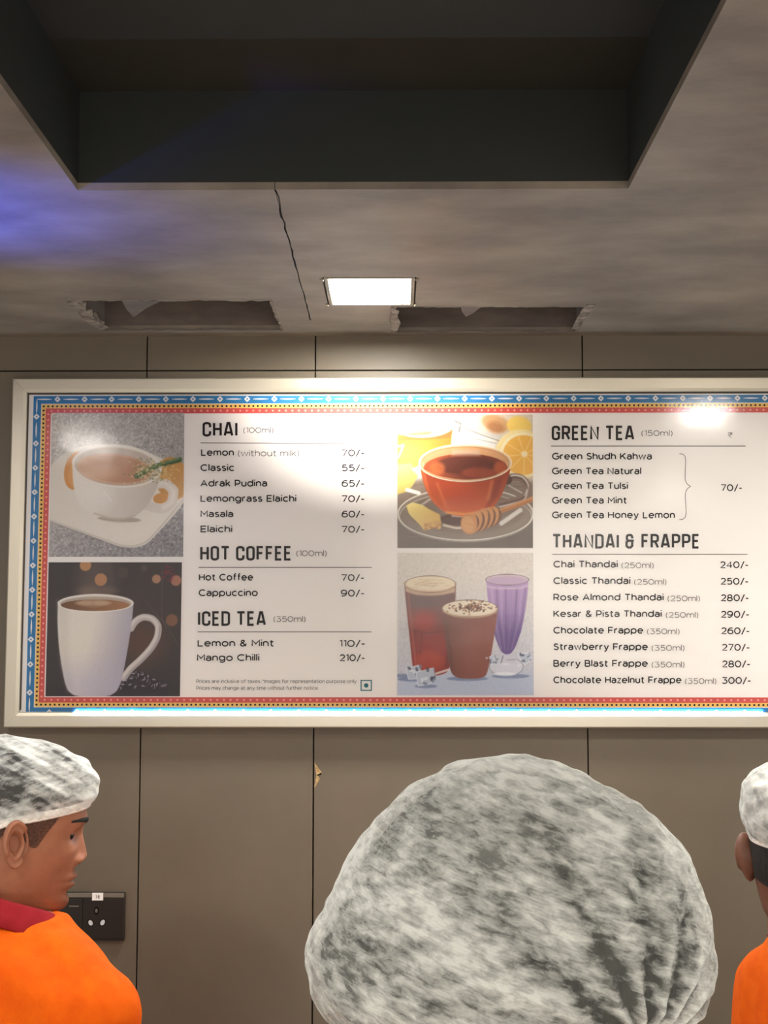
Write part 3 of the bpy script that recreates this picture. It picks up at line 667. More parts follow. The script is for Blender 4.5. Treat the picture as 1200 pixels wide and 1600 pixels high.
# 3: glass cup of tea on a saucer
p = Paint(38, 60, 757, 770, 240, 237, (226, 216, 202))
p.mix(np.ones(p.X.shape), p.grad((232,226,214), (214,200,182), 60, 60, 700, 420)); p.noise(2, 3)
p.poly([(30,430),(200,400),(600,400),(770,420),(770,780),(30,780)], p.grad((150,132,116), (104,86,74), 380, 430, 420, 770), 30)
for i in range(60):
    yy = 430 + p.rs.rand()*340; x_ = 40 + p.rs.rand()*660; p.line([(x_, yy), (x_ + 40 + p.rs.rand()*150, yy - 14 + p.rs.rand()*8)], 3, [(84,68,58),(168,148,130)][i % 2], 4, .45)
p.line([(620,690),(650,775)], 4, (70,54,46), 4, .8); p.line([(180,690),(160,775)], 3, (78,62,54), 4, .6)
jar = [(30,170),(330,140),(322,250),(318,350),(30,350)]
p.poly(jar, p.grad((214,140,58), (240,190,92), 120, 170, 90, 340), 6); p.poly([(30,175),(330,145),(326,185),(30,205)], (186,112,60), 10, .8); p.ell(110,290,90,60,(246,206,104), 0, 80, .6)
p.ell(185,128,152,56,(224,214,200), -3, 5); p.ell(180,132,128,40,(212,178,146), -3, 8); p.poly([(60,110),(200,86),(290,120),(200,150),(90,150)], (236,229,218), 14, .8); p.line([(60,162),(190,150),(320,120)], 12, (244,240,232), 6, .9); p.ring(185,128,150,54,5,(176,162,148), -3, 4, .8); p.ell(150,160,70,12,(160,96,60), -4, 10, .6)
p.line([(44,290),(70,225),(38,232)], 10, (238,234,226), 5); p.line([(40,310),(60,250)], 3, (90,70,50), 3, .7)
p.poly([(330,170),(420,150),(560,190),(560,310),(330,260)], (234,231,226), 16, .95); p.line([(345,95),(375,110),(365,150)], 10, (110,108,106), 6, .8); p.line([(380,120),(470,150),(590,185)], 14, (206,206,204), 6); p.line([(385,128),(480,168),(590,205)], 5, (132,132,132), 5, .8); p.line([(370,140),(450,190),(560,215)], 5, (160,160,160), 6, .7)
p.ell(560,108,76,44,(206,164,118), 18, 22); p.ell(560,130,46,30,(172,116,72), 18, 26, .7); p.ell(685,120,66,50,(238,208,112), 10, 14)
p.ell(695,272,138,132,(240,224,168), 0, 6); p.ell(705,275,122,118,(246,236,202), 0, 5); p.ell(708,277,110,106,(238,190,92), 0, 6)
for i in range(9):
    a = math.radians(i*40 + 12); p.line([(712,272), (712 + 108*math.cos(a), 272 + 104*math.sin(a))], 5, (248,222,150), 6, .8)
p.ell(712,272,16,16,(250,238,200), 0, 8)
p.poly([(30,330),(110,320),(150,380),(120,440),(90,470),(30,490)], p.grad((246,228,142), (226,196,112), 60, 340, 110, 460), 8)
p.poly([(112,350),(160,330),(190,390),(160,400)], (240,236,228), 8, .8)
p.ell(400,590,362,142,(158,140,124), 0, 5, .75); p.ell(400,584,300,108,(120,96,80), 0, 30, .6); p.ring(400,590,358,138,9,(226,218,206), 0, 5); p.ring(400,594,340,128,4,(120,104,92), 0, 5, .7); p.ring(400,606,350,130,5,(240,234,226), 0, 6, .6); p.line([(90,462),(152,480)], 20, (248,246,242), 6); p.line([(590,640),(690,570)], 24, (238,232,224), 8, .9); p.line([(140,560),(230,500)], 10, (226,214,198), 8, .7); p.line([(630,440),(720,490)], 7, (222,212,200), 6, .8)
p.ell(360,618,92,34,(92,52,34), 0, 10); p.line([(285,650),(350,665),(420,660)], 12, (240,226,206), 8, .9); p.line([(330,600),(390,604)], 10, (236,220,200), 8, .8)
hnd = [(600,420),(650,395),(700,405),(728,450),(712,500),(655,522),(580,540)]
p.line(hnd, 40, (140,114,100), 5); p.line([(x_ + 3, y_ - 9) for x_, y_ in hnd[:5]], 10, (232,222,212), 7, .95); p.line(hnd, 9, (86,62,54), 6, .6); p.line([(x_, y_ + 13) for x_, y_ in hnd[3:]], 8, (222,210,196), 6, .9); p.ell(622,408,24,26,(84,52,44), 0, 8, .8)
cup = [(158,330),(170,400),(190,460),(222,520),(262,562),(310,590),(400,604),(490,592),(540,560),(580,510),(612,440),(634,370),(640,325)]
p.poly(cup, p.grad((164,62,28), (216,104,40), 420, 360, 400, 600), 4); p.poly([(158,330),(176,330),(215,490),(270,560),(222,520),(180,430)], (212,110,56), 8, .8); p.poly([(560,400),(600,390),(570,500),(500,580),(520,520)], (130,44,24), 20, .6); p.ell(360,470,90,60,(196,78,34), 20, 60, .7); p.line([(300,582),(400,592),(480,580)], 14, (240,168,84), 10, .85); p.line([(250,430),(300,560)], 12, (226,122,66), 14, .6); p.line([(540,420),(520,510)], 16, (234,150,90), 16, .5)
p.ell(398,322,243,98,(214,178,140), 0, 4); p.ell(398,300,230,72,(206,152,104), 0, 10, .7); p.mix(p.sd2m(p.dell(400,346,222,76), 5), p.grad((176,88,48), (124,52,30), 220, 340, 420, 350)); p.ell(400,332,160,50,(96,44,30), 0, 30, .85); p.ell(470,370,90,26,(166,72,38), 0, 30, .7); p.ell(250,350,40,36,(216,122,64), 0, 20, .7); p.ell(585,345,34,34,(196,96,48), 0, 20, .7)
p.poly([(330,250),(470,250),(480,282),(325,282)], (196,176,160), 14, .6)
p.ring(398,320,242,96,11,(226,206,172), 0, 5); p.ring(398,318,246,99,4,(248,244,234), 0, 4, .9); p.ring(398,324,232,90,3,(150,104,70), 0, 4, .7); p.line([(165,350),(250,390),(400,412),(540,394),(632,350)], 6, (240,206,160), 6, .8)
p.poly([(86,545),(120,530),(175,545),(200,560),(262,592),(272,650),(235,662),(180,676),(150,640),(100,590)], p.grad((242,224,146), (224,186,104), 120, 550, 230, 660), 5); p.poly([(176,640),(262,626),(272,655),(235,664),(182,678)], (206,160,92), 6, .8)
for i in range(18): a, b = p.rs.rand(2); p.ell(185 + a*80, 640 + b*28, 9, 6, [(186,134,74),(232,196,120)][i % 2], soft=4, a=.7)
p.line([(200,560),(262,590),(290,585)], 4, (150,110,60), 5, .6)
p.line([(565,582),(660,548),(770,505)], 26, (190,126,74), 4); p.line([(565,574),(660,540),(770,498)], 8, (224,172,116), 7, .8)
for i in range(5):
    t_ = i/4; cx_, cy_ = 545 - 118*t_, 602 + 36*t_; p.ell(cx_ + 8, cy_ + 2, 36, 50 + 8*math.sin(math.pi*t_) , (126,74,38), 14, 4); p.ell(cx_, cy_, 31, 52 + 10*math.sin(math.pi*t_), (212,150,88), 14, 4); p.ell(cx_ - 6, cy_ - 14, 18, 26, (234,184,124), 14, 22, .8)
p.ell(418,644,44,54,(206,146,86), -12, 5); p.ell(414,644,34,42,(222,170,112), -12, 12, .8); p.line([(400,640),(445,650)], 4, (178,120,68), 8, .5); p.noise(2.2, 1)
p.emit('tea_picture', [(621,647.6),(832.5,647.6),(832.8,856.3),(620.8,856.3)], 'printed picture of a glass cup of tea with a honey dipper')
# 4: three cold drinks
p = Paint(38, 797, 762, 1553, 240, 250, (216, 209, 201))
p.mix(np.ones(p.X.shape), p.grad((222,214,205), (206,208,220), 380, 900, 400, 1540)); p.noise(5, 1); p.noise(3, 2)
p.poly([(30,1500),(150,1410),(480,1440),(770,1440),(770,1560),(30,1560)], (196,206,226), 60, .7)
for a in ((120,1468,80,12), (410,1465,110,12), (640,1452,100,12), (190,1505,60,10), (60,1450,50,10)): p.ell(*a, (120,134,170), 0, 14, .75)
tall = [(76,965),(90,1120),(104,1250),(118,1380),(128,1418),(160,1440),(240,1450),(300,1432),(316,1400),(330,1250),(344,1080),(350,965)]
p.poly(tall, p.grad((122,66,58), (150,44,32), 200, 1000, 200, 1300), 4)
p.poly([(84,1010),(346,1010),(342,1090),(92,1090)], (112,72,70), 24, .7); p.ell(180,1160,60,50,(190,56,38), 0, 50, .7); p.ell(225,1290,90,70,(172,46,34), 0, 60, .6); p.ell(210,1375,80,55,(196,76,46), 0, 40, .7); p.line([(110,1210),(200,1225),(320,1215)], 5, (96,34,30), 6, .7); p.line([(170,1230),(160,1330)], 10, (120,34,28), 12, .6); p.line([(330,1020),(318,1220),(300,1400)], 10, (98,44,44), 10, .6); p.line([(96,1020),(118,1220),(138,1400)], 8, (202,110,92), 10, .6); p.line([(240,1440),(310,1418)], 12, (236,226,220), 6, .9)
p.ell(213,966,137,46,(228,208,178), 0, 4); p.poly([(80,975),(346,975),(344,1008),(280,1022),(213,1026),(140,1022),(84,1005)], (214,184,152), 8, .9); p.ell(213,960,126,38,(234,220,194), 0, 6); p.ring(213,964,136,45,4,(112,80,62), 0, 4, .9)
for i in range(30): a, b = p.rs.randn(2); p.line([(200 + a*50, 962 + b*12), (222 + a*50, 960 + b*12)], 3, (196,166,130), 4, .6)
pur = [(510,935),(516,1010),(526,1090),(540,1170),(558,1245),(588,1318),(612,1336),(640,1332),(664,1300),(694,1220),(714,1130),(728,1040),(737,935)]
p.ell(617,1400,92,50,(222,222,230), 0, 5); p.ring(617,1402,90,48,5,(150,150,166), 0, 5, .8); p.ell(612,1372,34,22,(240,240,244), 0, 10); p.poly([(590,1330),(650,1330),(672,1385),(560,1385)], (214,212,222), 10, .9); p.line([(600,1345),(590,1380)], 5, (90,90,110), 5, .7); p.line([(620,1366),(660,1366)], 4, (96,96,116), 5, .6); p.ell(610,1440,60,10,(246,248,252), 0, 10, .8)
p.poly(pur, p.grad((186,152,196), (128,98,160), 620, 950, 640, 1330), 4)
for x_, c_, w2 in ((540,(206,178,212),10), (566,(120,90,140),7), (590,(196,164,206),9), (615,(126,94,150),8), (645,(170,136,188),10), (674,(112,86,140),8), (700,(190,160,204),9), (720,(120,96,146),6)):
    p.line([(x_, 985), (x_ + (618 - x_)*.18, 1150), (x_ + (618 - x_)*.66, 1310)], w2, c_, 8, .65)
p.mix(p.sd2m(p.dpoly(pur), 4) * np.clip((p.Y - 1100)/260, 0, .5), (96,66,130)); p.ell(623,940,115,30,(206,186,196), 0, 4); p.ell(623,946,104,22,(196,170,196), 0, 6); p.ring(623,940,114,29,5,(110,92,104), 0, 4, .9); p.line([(516,975),(560,985),(690,985),(732,972)], 10, (220,200,214), 8, .7)
mid = [(274,1095),(284,1180),(300,1300),(316,1400),(330,1440),(360,1460),(420,1466),(480,1462),(508,1448),(524,1400),(545,1290),(562,1180),(573,1095)]
p.poly(mid, p.grad((132,72,56), (152,82,66), 300, 1200, 540, 1250), 4); p.ell(430,1300,70,120,(160,92,76), 0, 90, .6); p.poly([(274,1095),(300,1100),(340,1440),(316,1400)], (112,58,46), 14, .6); p.line([(440,1360),(470,1370)], 3, (180,110,92), 6, .5)
p.ell(424,1095,150,46,(230,212,186), 0, 4); p.ell(424,1090,138,38,(238,226,204), 0, 8); p.ring(424,1093,148,45,5,(120,84,62), 0, 4, .85); p.line([(280,1110),(340,1134),(424,1142),(510,1134),(566,1112)], 6, (206,172,140), 6, .8)
for i in range(150): a, b = p.rs.randn(2); p.ell(432 + a*62, 1088 + b*15, 5, 4, [(110,60,38),(160,104,66),(78,40,28)][i % 3], soft=4, a=.7)
def ice(pts, q):
    p.poly(pts, (198,204,216), 4); p.line(pts + [pts[0]], 4, (238,242,248), 4, .9, False); p.line(pts[1:3], 4, (90,96,116), 4, .7)
    c_ = np.mean(pts, 0)
    for i in range(7): a, b = p.rs.randn(2); p.ell(c_[0] + a*q*.35, c_[1] + b*q*.3, q*.16, q*.1, [(76,82,104),(236,240,246),(130,138,160)][i % 3], p.rs.rand()*180, 4, .8)
ice([(86,1412),(155,1393),(172,1440),(150,1466),(98,1468)], 70); ice([(138,1432),(232,1408),(242,1470),(205,1496),(150,1504)], 80); ice([(676,1338),(738,1328),(746,1370),(715,1392)], 60); ice([(528,1350),(556,1340),(566,1375),(538,1392)], 40)
p.noise(2.2, 1)
p.emit('cold_drinks_picture', [(621,864),(833.2,864),(834,1086.5),(620.5,1086.5)], 'printed picture of two brown drinks and a purple shake')

# ---- clear glossy cover pane and the cool LED line in the bottom channel
M_pane = bpy.data.materials.new('clear_cover'); M_pane.use_nodes = True; M_pane.node_tree.nodes.clear()
_o = N(M_pane, 'ShaderNodeOutputMaterial'); _t = N(M_pane, 'ShaderNodeBsdfTransparent'); _g1 = N(M_pane, 'ShaderNodeBsdfGlossy', Roughness=.13); _g2 = N(M_pane, 'ShaderNodeBsdfGlossy', Roughness=.30)
_f = N(M_pane, 'ShaderNodeFresnel', IOR=1.46); _mg = N(M_pane, 'ShaderNodeMixShader'); _mg.inputs[0].default_value = .22; _mx = N(M_pane, 'ShaderNodeMixShader')
LK(M_pane, _g1.outputs[0], _mg.inputs[1]); LK(M_pane, _g2.outputs[0], _mg.inputs[2]); LK(M_pane, _f.outputs[0], _mx.inputs[0]); LK(M_pane, _t.outputs[0], _mx.inputs[1]); LK(M_pane, _mg.outputs[0], _mx.inputs[2]); LK(M_pane, _mx.outputs[0], _o.inputs[0])
_c = N(M_pane, 'ShaderNodeTexCoord'); _n = N(M_pane, 'ShaderNodeTexNoise', Scale=9.0, Detail=3); _b = N(M_pane, 'ShaderNodeBump', Strength=.09, Distance=.01); LK(M_pane, _c.outputs['Object'], _n.inputs['Vector']); LK(M_pane, _n.outputs['Fac'], _b.inputs['Height'])
LK(M_pane, _b.outputs[0], _g1.inputs['Normal']); LK(M_pane, _b.outputs[0], _g2.inputs['Normal'])
y = YS - .0018
pyd('cover_pane', [B((ix0 + .0027, y, iz0 + .0002)), B((ix1 - .0027, y, iz0 + .0002)), B((ix1 - .0027, y, iz1 - .003)), B((ix0 + .0027, y, iz1 - .003))], [(0, 1, 2, 3)], M_pane, board)
ld_ = MB(); xa, xb = P_(118, 1113)[0], P_(1190, 1113)[0]
ld_.box(B((xa, YS - .0082, iz0 + .0001)), B((xb, YS - .0062, iz0 + .0016))); led = ld_.build('led_strip', emis('cool_led', (.42, .72, 1.0, 1), LED_L), board); led['label'] = 'cool white lit strip along the bottom channel'

# ------------------------------------------------------------------ wall socket
M_blk = mat('black_switch_plastic', L4(34, 33, 30), .38, spec=.4); M_edge = mat('satin_grey_edge', L4(120, 116, 104), .35, .3); M_shut = mat('pale_shutter', L4(196, 196, 196), .5); M_lab = mat('white_sticker', L4(236, 232, 226), .6)
a = onY(62, 1393, YW); b = onY(195.5, 1468.5, YW); scx, scz = (a.x + b.x)/2, (a.z + b.z)/2; hw_, hh_ = (b.x - a.x)/2, (a.z - b.z)/2
so = thing('wall_socket', (scx, YW, scz), 'black switch and socket plate on the wall beside the man in profile', 'wall socket')
def sl(px, py, d): q = onY(px, py, YW - d); return Vector((q.x - scx, -d, q.z - scz))
m_ = MB(); m_.box((-hw_, -.010, -hh_), (hw_, 0, hh_)); m_.build('plate', M_blk, so, bevel=.002)
m_ = MB(); m_.box((-hw_ + .001, -.0115, hh_ - .0085), (hw_ - .001, -.0095, hh_ - .0005)); m_.build('top_trim', M_edge, so, bevel=.0006)
m_ = MB(); c0, c1 = sl(130, 1404, .0112), sl(192, 1466, .0112); m_.box((c0.x, -.0112, c1.z), (c1.x, -.009, c0.z)); sk = m_.build('socket', M_blk, so, bevel=.0008)
m_ = MB(); c0, c1 = sl(70, 1404, .0112), sl(128, 1466, .0112); m_.box((c0.x, -.0122, c1.z), (c1.x, -.009, c0.z)); sw = m_.build('switch', M_blk, so, bevel=.001)
m_ = MB(); c0, c1 = sl(108, 1415, .0125), sl(123, 1417, .0125); m_.box((c0.x, -.0126, c1.z), (c1.x, -.0120, c0.z)); m_.build('switch_mark', M_edge, sw)
for (px, py, rx, rz, rot) in ((141.5, 1442, 3.2, 4.3, 25), (160.3, 1441.5, 3.2, 4.6, -30)):
    for nm, sc_, dd, mm in (('pin_hole', 1.35, .0114, M_gap), ('shutter', 1.0, .0116, M_shut)):
        c = sl(px, py, dd); r_ = math.radians(rot); vs = []
        for i in range(16):
            u, v = rx*sc_*.00119*math.cos(i*math.pi/8), rz*sc_*.00119*math.sin(i*math.pi/8); vs.append((c.x + u*math.cos(r_) - v*math.sin(r_), c.y, c.z + u*math.sin(r_) + v*math.cos(r_)))
        pyd(nm, vs, [tuple(range(16))], mm, sk)
for nm, sc_, dd, mm in (('pin_hole', 1.5, .0114, M_gap), ('shutter', .8, .0116, M_edge)):
    c = sl(150.5, 1423, dd); pyd(nm, [(c.x + 2.6*sc_*.00119*math.cos(i*math.pi/6), c.y, c.z + 4.2*sc_*.00119*math.sin(i*math.pi/6)) for i in range(12)], [tuple(range(12))], mm, sk)
m_ = MB(); c0, c1 = sl(144, 1395, .0125), sl(161, 1407, .0125); m_.box((c0.x, -.0128, c1.z), (c1.x, -.0118, c0.z)); lb = m_.build('sticker', M_lab, so, bevel=.0003)
vs, fs = [], []
for ch, ox in (('1', 149.5), ('6', 153.0)):
    for st in G[ch][1]:
        L, R, cl = ribbon([(ox + a_*4.0, 1403.5 - b_*4.6) for a_, b_ in st], .9); n0 = len(vs)
        for pr in zip(L, R): vs += [sl(v.x, v.y, .0130) for v in pr]
        fs += [(n0+2*i, n0+2*i+1, n0+2*i+3, n0+2*i+2) for i in range(len(L) - 1)]
pyd('sticker_print', vs, fs, M_rule, lb)
# ------------------------------------------------------------------ people
def tab(t, z): 
    t = sorted(t); return np.interp(z, [a for a, _ in t], [b for _, b in t])
def smooth1(a, k):
    ker = np.exp(-np.linspace(-2, 2, 2*k + 1)**2); ker /= ker.sum(); return np.convolve(np.pad(a, k, mode='edge'), ker, 'valid')
ZT = np.linspace(-.21, .122, 210)
YFt = [(.122,-.004),(.118,.034),(.110,.057),(.098,.074),(.08,.087),(.055,.096),(.03,.0985),(.012,.097),(0,.094),(-.02,.094),(-.04,.0935),(-.06,.094),(-.08,.090),(-.095,.090),(-.106,.086),(-.114,.076),(-.120,.060),(-.126,.040),(-.135,.02),(-.21,.02)]
YBt = [(.122,-.024),(.118,-.055),(.110,-.073),(.098,-.086),(.08,-.096),(.05,-.1015),(.02,-.099),(0,-.094),(-.03,-.086),(-.06,-.078),(-.10,-.074),(-.21,-.085)]
HWt = [(.122,.010),(.118,.032),(.110,.047),(.098,.060),(.08,.0695),(.05,.0755),(.02,.077),(0,.0755),(-.02,.0745),(-.04,.072),(-.06,.068),(-.08,.0625),(-.095,.054),(-.108,.042),(-.116,.030),(-.122,.022),(-.21,.02)]
YF, YB, HW = [smooth1(tab(t, ZT), 3) for t in (YFt, YBt, HWt)]
YC = -.015
def head_xy(z, a):
    """z, a arrays; a measured from +x towards +y (front)"""
    yf, yb, hw = np.interp(z, ZT, YF), np.interp(z, ZT, YB), np.interp(z, ZT, HW)
    c, s = np.cos(a), np.sin(a); ry = np.where(s >= 0, yf - YC, YC - yb)
    e = np.where(s >= 0, 2.0 + .25*np.clip((z + .02)/.06, -1, 1), 2.15)
    rc = (np.abs(c / np.maximum(hw, 1e-4))**e + np.abs(s / np.maximum(ry, 1e-4))**e) ** (-1/e)
    # neck
    nx, nyc = .0575 + .06*np.clip(-.15 - z, 0, 1), -.022 - .10*np.clip(-.08 - z, 0, 1)
    nr_f, nr_b = nyc + .056 - YC, YC - (nyc - .056)
    rn = (np.abs(c / nx)**2 + np.abs(s / np.where(s >= 0, nr_f, nr_b))**2) ** -.5
    k = np.clip((-.02 - z)/.05, 0, 1); rn = rn * (k*.999 + .001)
    m = 40.0; r = np.log(np.exp(m*rc/.06) + np.exp(m*rn/.06)) / m * .06 - .001
    r = np.where(k > 0, np.maximum(r, np.maximum(rc, rn)), rc)
    return r*c, YC + r*s
def gs(v, s): return np.exp(-(v/s)**2)
def head_features(P):
    x, y, z = P[:, 0].copy(), P[:, 1].copy(), P[:, 2].copy(); f = np.clip((y - .02)/.03, 0, 1); ax = np.abs(x)
    h_ = np.interp(z, [-.05,-.046,-.041,-.036,-.031,-.024,-.01,.004,.014,.03], [0,.002,.008,.0150,.0172,.0150,.0095,.0045,.002,0]); w_ = np.interp(z, [-.045,-.034,-.02,.01], [.013,.0125,.010,.0085])
    d = h_*gs(x, w_) + .006*gs(ax - .0145, .0062)*gs(z + .036, .006)
    d += -.011*gs(ax - .031, .016)*gs(z - .001, .011) + .004*gs(ax - .028, .024)*gs(z - .024, .008) + .0035*gs(ax - .046, .018)*gs(z + .024, .016)
    d += .0055*gs(x, .021)*gs(z + .0605, .0052) + .0065*gs(x, .019)*gs(z + .0725, .0055) - .0035*gs(x, .025)*gs(z + .0662, .0022) - .003*gs(x, .022)*gs(z + .084, .005) + .004*gs(x, .020)*gs(z + .101, .011)
    d += -.004*gs(ax - .045, .016)*gs(z + .058, .018)
    P[:, 1] += d*f; P[:, 0] += np.sign(x)*f*.003*gs(ax - .0145, .008)*gs(z + .037, .007); return P
HT = {}
def head_mesh(mb, T, flare=33):
    zz = ZT; na = 150; aa = np.linspace(0, 2*math.pi, na, endpoint=False) + math.pi/2
    Z, A = np.meshgrid(zz, aa, indexing='ij'); X, Y = head_xy(Z.ravel(), A.ravel()); P = head_features(np.stack([X, Y, Z.ravel()], 1))
    x, y, z = P.T; f = y > .05
    HT['lip'] = f*np.maximum(gs(x, .022)**2*gs(z + .0605, .0042), gs(x, .021)**2*gs(z + .0725, .0052))
    HT['beard_lipline'] = f*np.maximum(.8*gs(x, .026)*gs(z + .050, .007), .8*gs(x, .022)*gs(z + .095, .014)) + .9*f*gs(x, .026)**2*gs(z + .0664, .0019) + .35*np.clip((-.045 - z)/.03, 0, 1)*(z > -.13)*np.clip((y - .0)/.03, 0, 1)  # moustache and stubble, plus the mouth crease's shade painted as a dark line
    V = [T @ Vector(p) for p in P]; b = len(mb.v); mb.v += V; n = len(zz)
    for i in range(n - 1):
        for j in range(na):
            q = (j + 1) % na; mb.f.append((b+i*na+j, b+i*na+q, b+(i+1)*na+q, b+(i+1)*na+j)); mb.m.append(0)
    mb.f.append(tuple(b + (n-1)*na + j for j in range(na))); mb.m.append(0)
    # eyelids: shallow hoods over the eyeballs
    for s in (-1, 1):
        c = Vector((s*.031, .0655, .0005)); rows = []
        for i in range(9):
            th = math.radians(86 - i*9.3); rows.append([c + .0128*Vector((math.cos(th)*math.sin(ph), math.cos(th)*math.cos(ph), math.sin(th))) for ph in np.linspace(-1.35, 1.35, 15)])
        mb.grid([[T @ p for p in r] for r in rows]); rows = []
        for i in range(6):
            th = math.radians(-80 + i*11.5); rows.append([c + .0126*Vector((math.cos(th)*math.sin(ph), math.cos(th)*math.cos(ph), math.sin(th))) for ph in np.linspace(-1.35, 1.35, 15)])
        mb.grid([[T @ p for p in r] for r in rows])
    # ears
    for s in (-1, 1):
        nu = 40; prof = [(0,-.0085),(.22,-.0075),(.36,-.0030),(.48,.0030),(.58,.0060),(.68,.0064),(.76,.0052),(.86,.0092),(.95,.0098),(1.0,.0080),(1.02,.004),(.97,-.001),(.8,-.005),(.5,-.008),(.3,-.012)]
        ca, sa = math.cos(math.radians(flare)), math.sin(math.radians(flare)); rows = []
        for v, hh in prof:
            r = []
            for i in range(nu):
                u = 2*math.pi*i/nu; cu, su = math.cos(u), math.sin(u)
                wq = .0200*(1 - .22*max(0, -su)); pz = su*v*(.0335 if su > 0 else .033); py = -cu*v*wq - .004*su*v
                hq = hh*(1 if v < .6 else (1.0 if su > -.55 else .45)) - (.006 if (v > .6 and cu < -.75 and abs(su) < .6) else 0)
                if v < .6 and v > .2 and cu > .3: hq -= .002
                lx, ly = hq*ca + (-py)*sa, hq*sa + py*ca
                r.append(T @ Vector((s*(.0790 + lx), -.014 + ly, -.010 + pz)))
            rows.append(r)
        mb.grid(rows, True); mb.cap(rows[0])
def cap_shell(T, edge, kx, off, rows=60, cols=160, ctr=(0,-.012,.03), wr=None, mat_=None, name='hairnet', parent=None, ztop=.1215, tail=True):
    """a close shell over the crown above edge(y, x); scaled about ctr by kx and pushed out by off"""
    aa = np.linspace(0, 2*math.pi, cols, endpoint=False); t = np.linspace(0, 1, rows); c0 = np.array(ctr)
    xs_, ys_ = head_xy(np.full(cols, .02), aa); ze = np.array([edge(a, b) for a, b in zip(xs_, ys_)])
    out = []
    for i, ti in enumerate(t):
        z = ze + (ztop - ze)*math.sin(ti*math.pi/2)**1.0
        x, y = head_xy(z, aa); P = np.stack([x, y, z], 1); D = P - c0; L = np.linalg.norm(D, axis=1, keepdims=True)
        o = off(ti, aa, P) if callable(off) else off
        P = c0 + D*(kx if not callable(kx) else kx(ti, aa)[:, None]) + D/L*np.reshape(o, (-1, 1)); 
        if wr: P = P + D/L*wr(ti, aa, P)[:, None]
        out.append(P)
    mb = MB(); mb.grid([[T @ Vector(p) for p in P] for P in out], True); mb.cap([T @ Vector(p) for p in out[-1]])
    return mb.build(name, mat_, parent, True)

def skin(name, c1, c2): 
    m = mottled(name, c1, c2, 22, rough=.48, detail=5, bump=.12, bscale=500, spec=.35)
    src = pbsdf(m).inputs['Base Color'].links[0].from_socket
    for nm, cc_, k_ in (('beard_lipline', tuple(v*.42 for v in c1[:3]) + (1,), .6), ('lip', (c1[0]*.62, c1[1]*.45, c1[2]*.50, 1), .85)):
        at = N(m, 'ShaderNodeAttribute', attribute_name=nm); mu = N(m, 'ShaderNodeMath', operation='MULTIPLY'); mu.inputs[1].default_value = k_; LK(m, at.outputs['Fac'], mu.inputs[0])
        mx = N(m, 'ShaderNodeMix', data_type='RGBA'); LK(m, mu.outputs[0], mx.inputs[0]); LK(m, src, mx.inputs[6]); mx.inputs[7].default_value = cc_; src = mx.outputs[2]
    LK(m, src, pbsdf(m).inputs['Base Color'])
    pbsdf(m).inputs['Subsurface Weight'].default_value = .08; pbsdf(m).inputs['Subsurface Radius'].default_value = (.01, .004, .002); return m
def cloth(name, c1, c2):
    m = mottled(name, c1, c2, 30, rough=.85, bump=.35, bscale=900, spec=.15); return m
M_skin = skin('warm_brown_skin', L4(150, 96, 70), L4(164, 109, 81)); M_skin2 = skin('deep_brown_skin', L4(108, 71, 55), L4(120, 81, 63))
M_orange = cloth('orange_knit', L4(216, 84, 2), L4(228, 98, 6)); M_maroon = cloth('maroon_rib', L4(134, 24, 32), L4(148, 32, 38)); M_trouser = cloth('dark_trouser', L4(40, 40, 44), L4(48, 48, 52)); M_shoe = mat('black_shoe', L4(24, 24, 24), .4)
M_hair = mottled('black_hair', L4(22, 19, 17), L4(40, 35, 31), 140, (1, 1, .3), rough=.65, bump=.4, bscale=300)
M_fade = mottled('short_dark_hair', L4(40, 30, 25), L4(58, 42, 34), 260, rough=.8, bump=.4, bscale=500)
_n = N(M_fade, 'ShaderNodeTexNoise', Scale=420.0, Detail=3); _r = N(M_fade, 'ShaderNodeMapRange'); _r.inputs['From Min'].default_value = .38; _r.inputs['From Max'].default_value = .62; _r.inputs['To Min'].default_value = .42; _r.inputs['To Max'].default_value = .72
LK(M_fade, N(M_fade, 'ShaderNodeTexCoord').outputs['Object'], _n.inputs['Vector']); LK(M_fade, _n.outputs['Fac'], _r.inputs['Value']); LK(M_fade, _r.outputs[0], pbsdf(M_fade).inputs['Alpha'])
M_eye = mat('eye_white', L4(196, 184, 174), .3); M_iris = mat('dark_iris', L4(30, 18, 12), .2)
